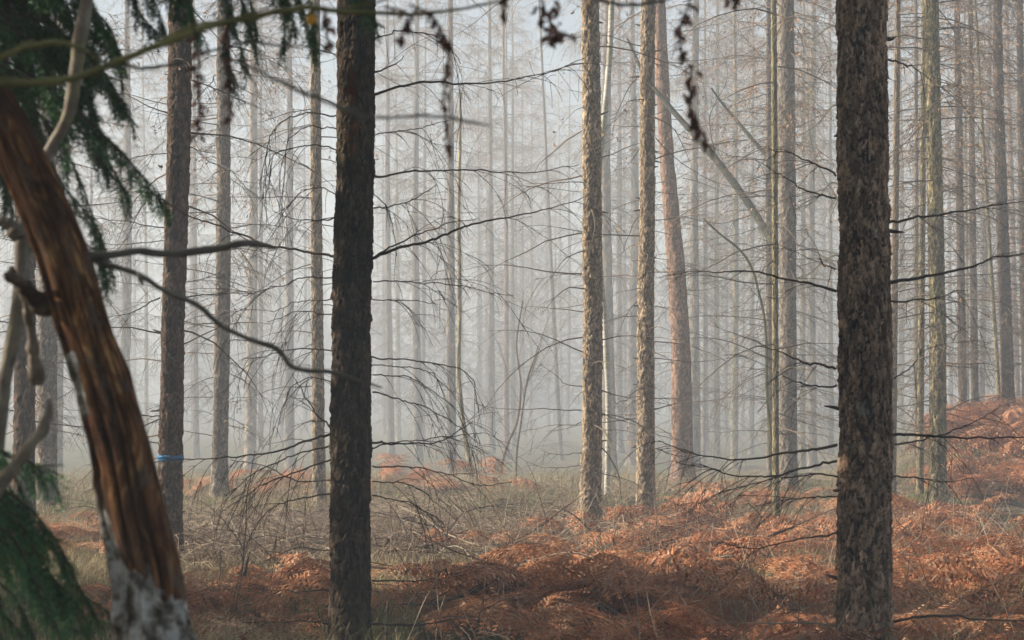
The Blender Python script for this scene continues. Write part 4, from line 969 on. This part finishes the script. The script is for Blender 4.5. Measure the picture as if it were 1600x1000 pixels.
# single fern plants that stand out
FM = [f.mesh("frond", M['bracken'], False) for f in FR]
def fern(px, Y, s, k, label, n=5, name="bracken_fern", lean=None):
    x = (px - 800) / F * Y; t = empty(name, (x, Y, float(G(x, Y)) - .01), label, "fern", "bracken plants that stand out")
    r = np.random.default_rng(k)
    for q in range(n):
        o = link("frond", FM[(k * 3 + q) % 14], t); o.rotation_euler = (r.normal(0, .12), r.normal(0, .1), (q * 6.283 / n + r.uniform(-.4, .4)) if lean is None else lean + r.normal(0, .6)); ss = s * r.uniform(.85, 1.1); o.scale = (ss, ss, ss)
for a in [(905, 20.2, .9, 1, "orange fern at the foot of the sunlit tan larch", 5), (968, 20.4, .85, 2, "fern just right of the tan larch's foot", 4), (1062, 22.2, 1.0, 3, "bright fern before the bent reddish pine's foot", 6), (1140, 22, 1.05, 4, "tallest sunlit fern on the mound left of the thin mossy stem", 6),
          (1252, 20.5, 1.0, 5, "sunlit fern right of the thin mossy stem's foot", 5), (1462, 22.8, 1.0, 6, "sunlit fern arching before the peeling larch's foot", 6), (1436, 21.8, .9, 7, "fern left of the peeling larch's foot", 5), (1505, 21.3, .8, 8, "low fern right of the peeling larch's foot", 4),
          (1540, 29, 1.35, 9, "big pale fern on the bank below the stoutest bank larch", 6), (1595, 29.5, 1.4, 10, "big pale fern on the bank at the picture's right border", 6), (1500, 31, 1.2, 11, "fern at the left end of the fern bank", 5), (768, 31, 1.25, 12, "small orange fern in the mist at the sapling's foot", 4),
          (735, 19, .8, 13, "dull fern in the twiggy clearing right of the thick dark trunk", 5), (700, 14.5, 1, 14, "large dim fern near the bottom edge right of the thick dark trunk", 6), (1010, 14, 1, 15, "large dim fern at the bottom below the knotty larch", 6), (1240, 13.2, .95, 16, "large dim fern just left of the thickest trunk's base", 6),
          (1480, 13.4, 1, 17, "large dim fern at the bottom right of the thickest trunk", 6), (440, 15.5, .9, 18, "dim fern left of the thick dark trunk's base", 5), (1640, 19, .9, 19, "sunlit fern at the right border below the bare patch", 5), (860, 13.6, .95, 20, "large dim fern at the bottom middle", 6), (200, 20.5, .8, 21, "orange fern between the snag and the blue-banded tree", 4)]:
    fern(*a[:5], n=a[5])

# ================================================================== grass, twigs and fallen wood
def in_view(Y, lo=-0.29, hi=0.29): return rng.uniform(lo, hi) * Y
def blades(n, seed, Y0, Y1, h=(.1, .35)):
    r = np.random.default_rng(seed); Y = np.sqrt(r.uniform(Y0**2, Y1**2, n * 3)); x = r.uniform(-.285, .285, n * 3) * Y
    keep = vnoise(x * .9, Y * .7, seed) > r.uniform(.3, .75, n * 3); Y, x = Y[keep][:n], x[keep][:n]; n = len(x)
    g = G(x, Y); hh = r.uniform(*h, n); a = r.uniform(0, 6.283, n); ln = hh * r.uniform(.2, 1.3, n); wd = r.uniform(.0015, .0035, n)
    dx, dy = np.cos(a), np.sin(a); V = []
    for u, ws in ((0, 1), (.4, .9), (.75, .6), (1, .15)):
        cx = x + dx * ln * u * u; cy_ = Y + dy * ln * u * u; cz = g + hh * (u * 1.25 - .35 * u * u * (1 + ln / hh * .6)) - .01
        V.append(np.stack([cx - dy * wd * ws, cy_ + dx * wd * ws, cz], 1)); V.append(np.stack([cx + dy * wd * ws, cy_ - dx * wd * ws, cz], 1))
    V = np.stack(V, 1).reshape(-1, 3); b = np.arange(n)[:, None] * 8; f = np.concatenate([b + [0, 1, 3, 2], b + [2, 3, 5, 4], b + [4, 5, 7, 6]])
    tn = np.clip(r.normal(.65, .2, n) - .45 * (vnoise(x * .5, Y * .5, seed + 5) > .62), 0, 1)
    return V, f, np.repeat(tn, 8)
gm = MB()
for n, s, a, b, h in [(26000, 1, 15, 28, (.08, .3)), (22000, 2, 26, 48, (.15, .45)), (20000, 3, 10, 18, (.08, .38))]:
    V, f, tn = blades(n, s, a, b, h); gm.add(V, f, tint=tn)
tag(gm.build("grass", M['grass'], None, False), "dry straw coloured grass between the ferns", "grass", kind="stuff")

st = MB(); tm = MB(); r_ = np.random.default_rng(77)
for k in range(9000):
    Y = math.sqrt(r_.uniform(13**2, 40**2)); x = r_.uniform(-.28, .28) * Y
    if k < 4200: Y = r_.uniform(17, 25); x = (r_.uniform(280, 980) - 800) / F * Y
    if 4200 <= k < 5200: Y = r_.uniform(17, 21); x = (r_.uniform(290, 520) - 800) / F * Y
    a = r_.uniform(0, 6.283); L = r_.uniform(.25, 1.3); el = r_.uniform(.0, .9)
    pp = wander((x, Y, float(G(x, Y)) + r_.uniform(-.01, .04)), (math.cos(a) * math.cos(el), math.sin(a) * math.cos(el), math.sin(el)), L, 7, el * 2.1, .1, r_)
    gz = G(pp[:, 0], pp[:, 1]); pp[:, 2] = np.maximum(pp[:, 2], gz + .005)
    r0 = r_.uniform(.0015, .005); tm.tube(pp, np.linspace(r0, .001, 8), 3, False, tint=float(np.clip(r_.normal(.55, .3), 0, 1)))
for k in range(2600):
    px, Y = (r_.uniform(285, 520), r_.uniform(16.5, 22)) if k < 1500 else (r_.uniform(590, 990), r_.uniform(17, 26))
    x = (px - 800) / F * Y
    if vnoise(np.array(x * 1.6), np.array(Y * .9), 44) < r_.uniform(.2, .6): continue
    a = r_.uniform(0, 6.283); L = r_.uniform(.5, 1.5); el = r_.uniform(.5, 1.3)
    pp = wander((x, Y, float(G(x, Y)) - .02), (math.cos(a) * math.cos(el), math.sin(a) * math.cos(el), math.sin(el)), L, 9, el * 2.6, .12, r_)
    pp[:, 2] = np.maximum(pp[:, 2], G(pp[:, 0], pp[:, 1]) + .005)
    tm.tube(pp, np.linspace(r_.uniform(.0025, .006), .0012, 10), 4, False, tint=float(np.clip(r_.normal(.4, .35), 0, 1)))
for k in range(80):
    px, Y = r_.uniform(560, 1250), r_.uniform(14, 21); x = (px - 800) / F * Y; a = r_.uniform(-.7, .7) + (3.14 if r_.random() < .5 else 0); el = r_.uniform(0, .3)
    pp = wander((x, Y, float(G(x, Y)) + r_.uniform(.02, .18)), (math.cos(a) * math.cos(el), math.sin(a), math.sin(el)), r_.uniform(.5, 1.6), 9, el * 1.2, .09, r_)
    tm.tube(pp, np.linspace(r_.uniform(.007, .014), .002, 10), 6, True, tint=float(r_.choice([0, .05, .2, .9])))
M['bramble'] = tint_mat("bramble_twigs", [(0, (0.09, 0.05, 0.035)), (.5, (0.24, .165, .11)), (1, (.42, .35, .26))], .8, 0.0)
tag(tm.build("undergrowth", M['bramble']), "tangle of bare bramble and twig litter over the forest floor", "undergrowth", kind="stuff")

for k in range(1500):
    Y = math.sqrt(r_.uniform(10**2, 22**2)); px = r_.uniform(560, 1640); x = (px - 800) / F * Y
    a = r_.uniform(0, 6.283); L = r_.uniform(.2, .75); el = r_.uniform(.3, 1.4)
    p = wander((x, Y, float(G(x, Y)) - .01), (math.cos(a) * math.cos(el), math.sin(a) * math.cos(el), math.sin(el)), L, 4, r_.uniform(0, 1.0), .05, r_)
    st.tube(p, np.linspace(.0035, .002, 5), 4, False, tint=float(r_.uniform(.2, 1)))
tag(st.build("bracken_stalks", M['bramble']), "broken straw brown bracken stalks sticking out of the fern bed", "bracken stalks", kind="stuff")
lt = MB(); n = 26000; Y = np.sqrt(r_.uniform(10**2, 36**2, n)); x = r_.uniform(-.28, .28, n) * Y; c = np.stack([x, Y, G(x, Y) + .03 + r_.uniform(-.02, .02, n)], 1)
a = r_.normal(0, 1, (n, 3)) * [1, 1, .4]; a /= np.linalg.norm(a, axis=1, keepdims=True); b = np.cross(a, r_.normal(0, .3, (n, 3)) + [0, 0, 1]); b /= np.linalg.norm(b, axis=1, keepdims=True); s = r_.uniform(.015, .04, (n, 1))
lt.add(np.stack([c - a * s, c - b * s * .5, c + a * s, c + b * s * .5], 1).reshape(-1, 3), np.arange(4 * n).reshape(-1, 4), tint=np.repeat(r_.random(n), 4))
tag(lt.build("leaf_litter", M['litter'], None, False), "small fallen leaves strewn on the forest floor", "leaf litter", kind="stuff")

def gnd(px, Y, h=.03):
    x = (px - 800) / F * Y; return np.array([x, Y, float(G(x, Y)) + h])
def fallen(label, pl, r0, r1, mat, seed, twigs=3):
    """pl: (px, Y, height)"""
    pts = np.array([gnd(*q) for q in pl]); b0 = pts[0].copy(); r = np.random.default_rng(seed); t = empty("fallen_branch", b0, label, "fallen branch")
    n = 30; p = smooth_path(pts - b0, n) + np.cumsum(r.normal(0, .004, (n, 3)), 0) * .7; mb = MB(); mb.tube(p, np.linspace(r0, r1, n) * r.uniform(.9, 1.1, n), 8); mb.build("stem", M[mat], t)
    for q in range(twigs):
        i = int(r.integers(5, n - 3)); pp = wander(p[i], (p[i + 1] - p[i]) * 20 + r.normal(0, .5, 3) + [0, 0, .3], r.uniform(.2, .6), 6, .5, .1, r); m2 = MB(); m2.tube(pp, np.linspace(r1 * 1.2 + .002, .0015, 7), 5); m2.build("twig", M[mat], t)
for q, a in enumerate([
 ("thick grey fallen branch lying left of the thick dark trunk's base", [(300,15.2,.05),(360,15.1,.07),(450,15.3,.05)], .035, .02, 'twig'),
 ("dark fallen branch slanting up right of the thick dark trunk", [(585,17.2,.03),(640,17.8,.12),(690,18.5,.2),(730,19,.3)], .02, .006, 'twig'),
 ("second dark stick leaning beside the slanting one right of the dark trunk", [(584,18.5,.05),(600,18.4,.14),(612,18.2,.25)], .014, .006, 'twig'),
 ("long thin arching stick in the twiggy clearing under the misty gap", [(690,21,.05),(720,21,.28),(760,21.2,.36),(800,21.3,.36)], .01, .004, 'twig'),
 ("dead stick lying behind the small clearing ferns", [(745,18.8,.06),(790,19,.05),(850,19.3,.1)], .016, .008, 'twig'),
 ("pale bleached stick lying right of the tan larch's foot", [(930,18.8,.04),(960,19.2,.12),(985,19.8,.18)], .009, .004, 'twig_pale'),
 ("dark log lying behind the ferns right of the knotty larch", [(1090,17.2,.08),(1140,17.4,.1),(1200,17.2,.09)], .035, .025, 'twig'),
 ("dark stick leaning over the ferns beside the thin mossy stem", [(1212,21.5,.02),(1190,21.2,.3),(1166,21,.52)], .014, .006, 'twig_moss'),
 ("bent pale stem sticking out of the clearing right of the thick dark trunk", [(612,19,.0),(613,19,.25),(620,19,.36),(640,19.2,.4)], .006, .003, 'twig_pale'),
 ("dark stick lying in the ferns below the tan larch", [(915,16.6,.12),(940,16.8,.16),(965,17.2,.24)], .014, .007, 'twig'),
 ("upright thin dark stalk between the snag and thick dark trunk", [(378,15.5,0),(379,15.5,.35),(384,15.6,.8),(398,15.6,1.15)], .008, .003, 'twig'),
 ("long curved branch resting on the ferns at the bottom middle", [(600,13.6,.16),(690,13.5,.18),(740,13.6,.22),(800,13.8,.34)], .012, .005, 'twig'),
 ("grey fallen stick between the blue-banded tree and dark trunk, far side", [(300,22,.06),(380,22.4,.08),(470,22.6,.06)], .02, .01, 'stick_grey'),
 ("pale crossed stick on the bare patch right of the peeling larch", [(1500,20.6,.05),(1545,21,.1),(1590,21.2,.12)], .01, .005, 'twig_pale'),
 ("mossy fallen stick before the pale larch's foot", [(300,24.6,.05),(352,24.8,.07),(420,25.2,.06)], .02, .012, 'twig_moss')]):
    fallen(*a, seed=900 + q)

# ================================================================== haze
hm = bpy.data.materials.new("haze"); hm.use_nodes = True; ht = hm.node_tree
for nd_ in list(ht.nodes):
    if nd_.type != 'OUTPUT_MATERIAL': ht.nodes.remove(nd_)
pv = ht.nodes.new("ShaderNodeVolumePrincipled"); pv.inputs["Color"].default_value = (0.72, 0.775, 0.825, 1); pv.inputs["Density"].default_value = HAZE_DENSITY; pv.inputs["Anisotropy"].default_value = 0.0
ht.links.new(pv.outputs[0], [n_ for n_ in ht.nodes if n_.type == 'OUTPUT_MATERIAL'][0].inputs["Volume"])
try: hm.cycles.homogeneous_volume = True
except Exception: pass
hb = MB(); x0, x1, y0, y1, z0, z1 = -152, 152, -62, 262, -2.4, 24.5
hb.add([(x0,y0,z0),(x1,y0,z0),(x1,y1,z0),(x0,y1,z0),(x0,y0,z1),(x1,y0,z1),(x1,y1,z1),(x0,y1,z1)], [[0,3,2,1],[4,5,6,7],[0,1,5,4],[1,2,6,5],[2,3,7,6],[3,0,4,7]])
tag(hb.build("haze", hm, None, False), "pale mist filling the forest", "mist", kind="stuff")
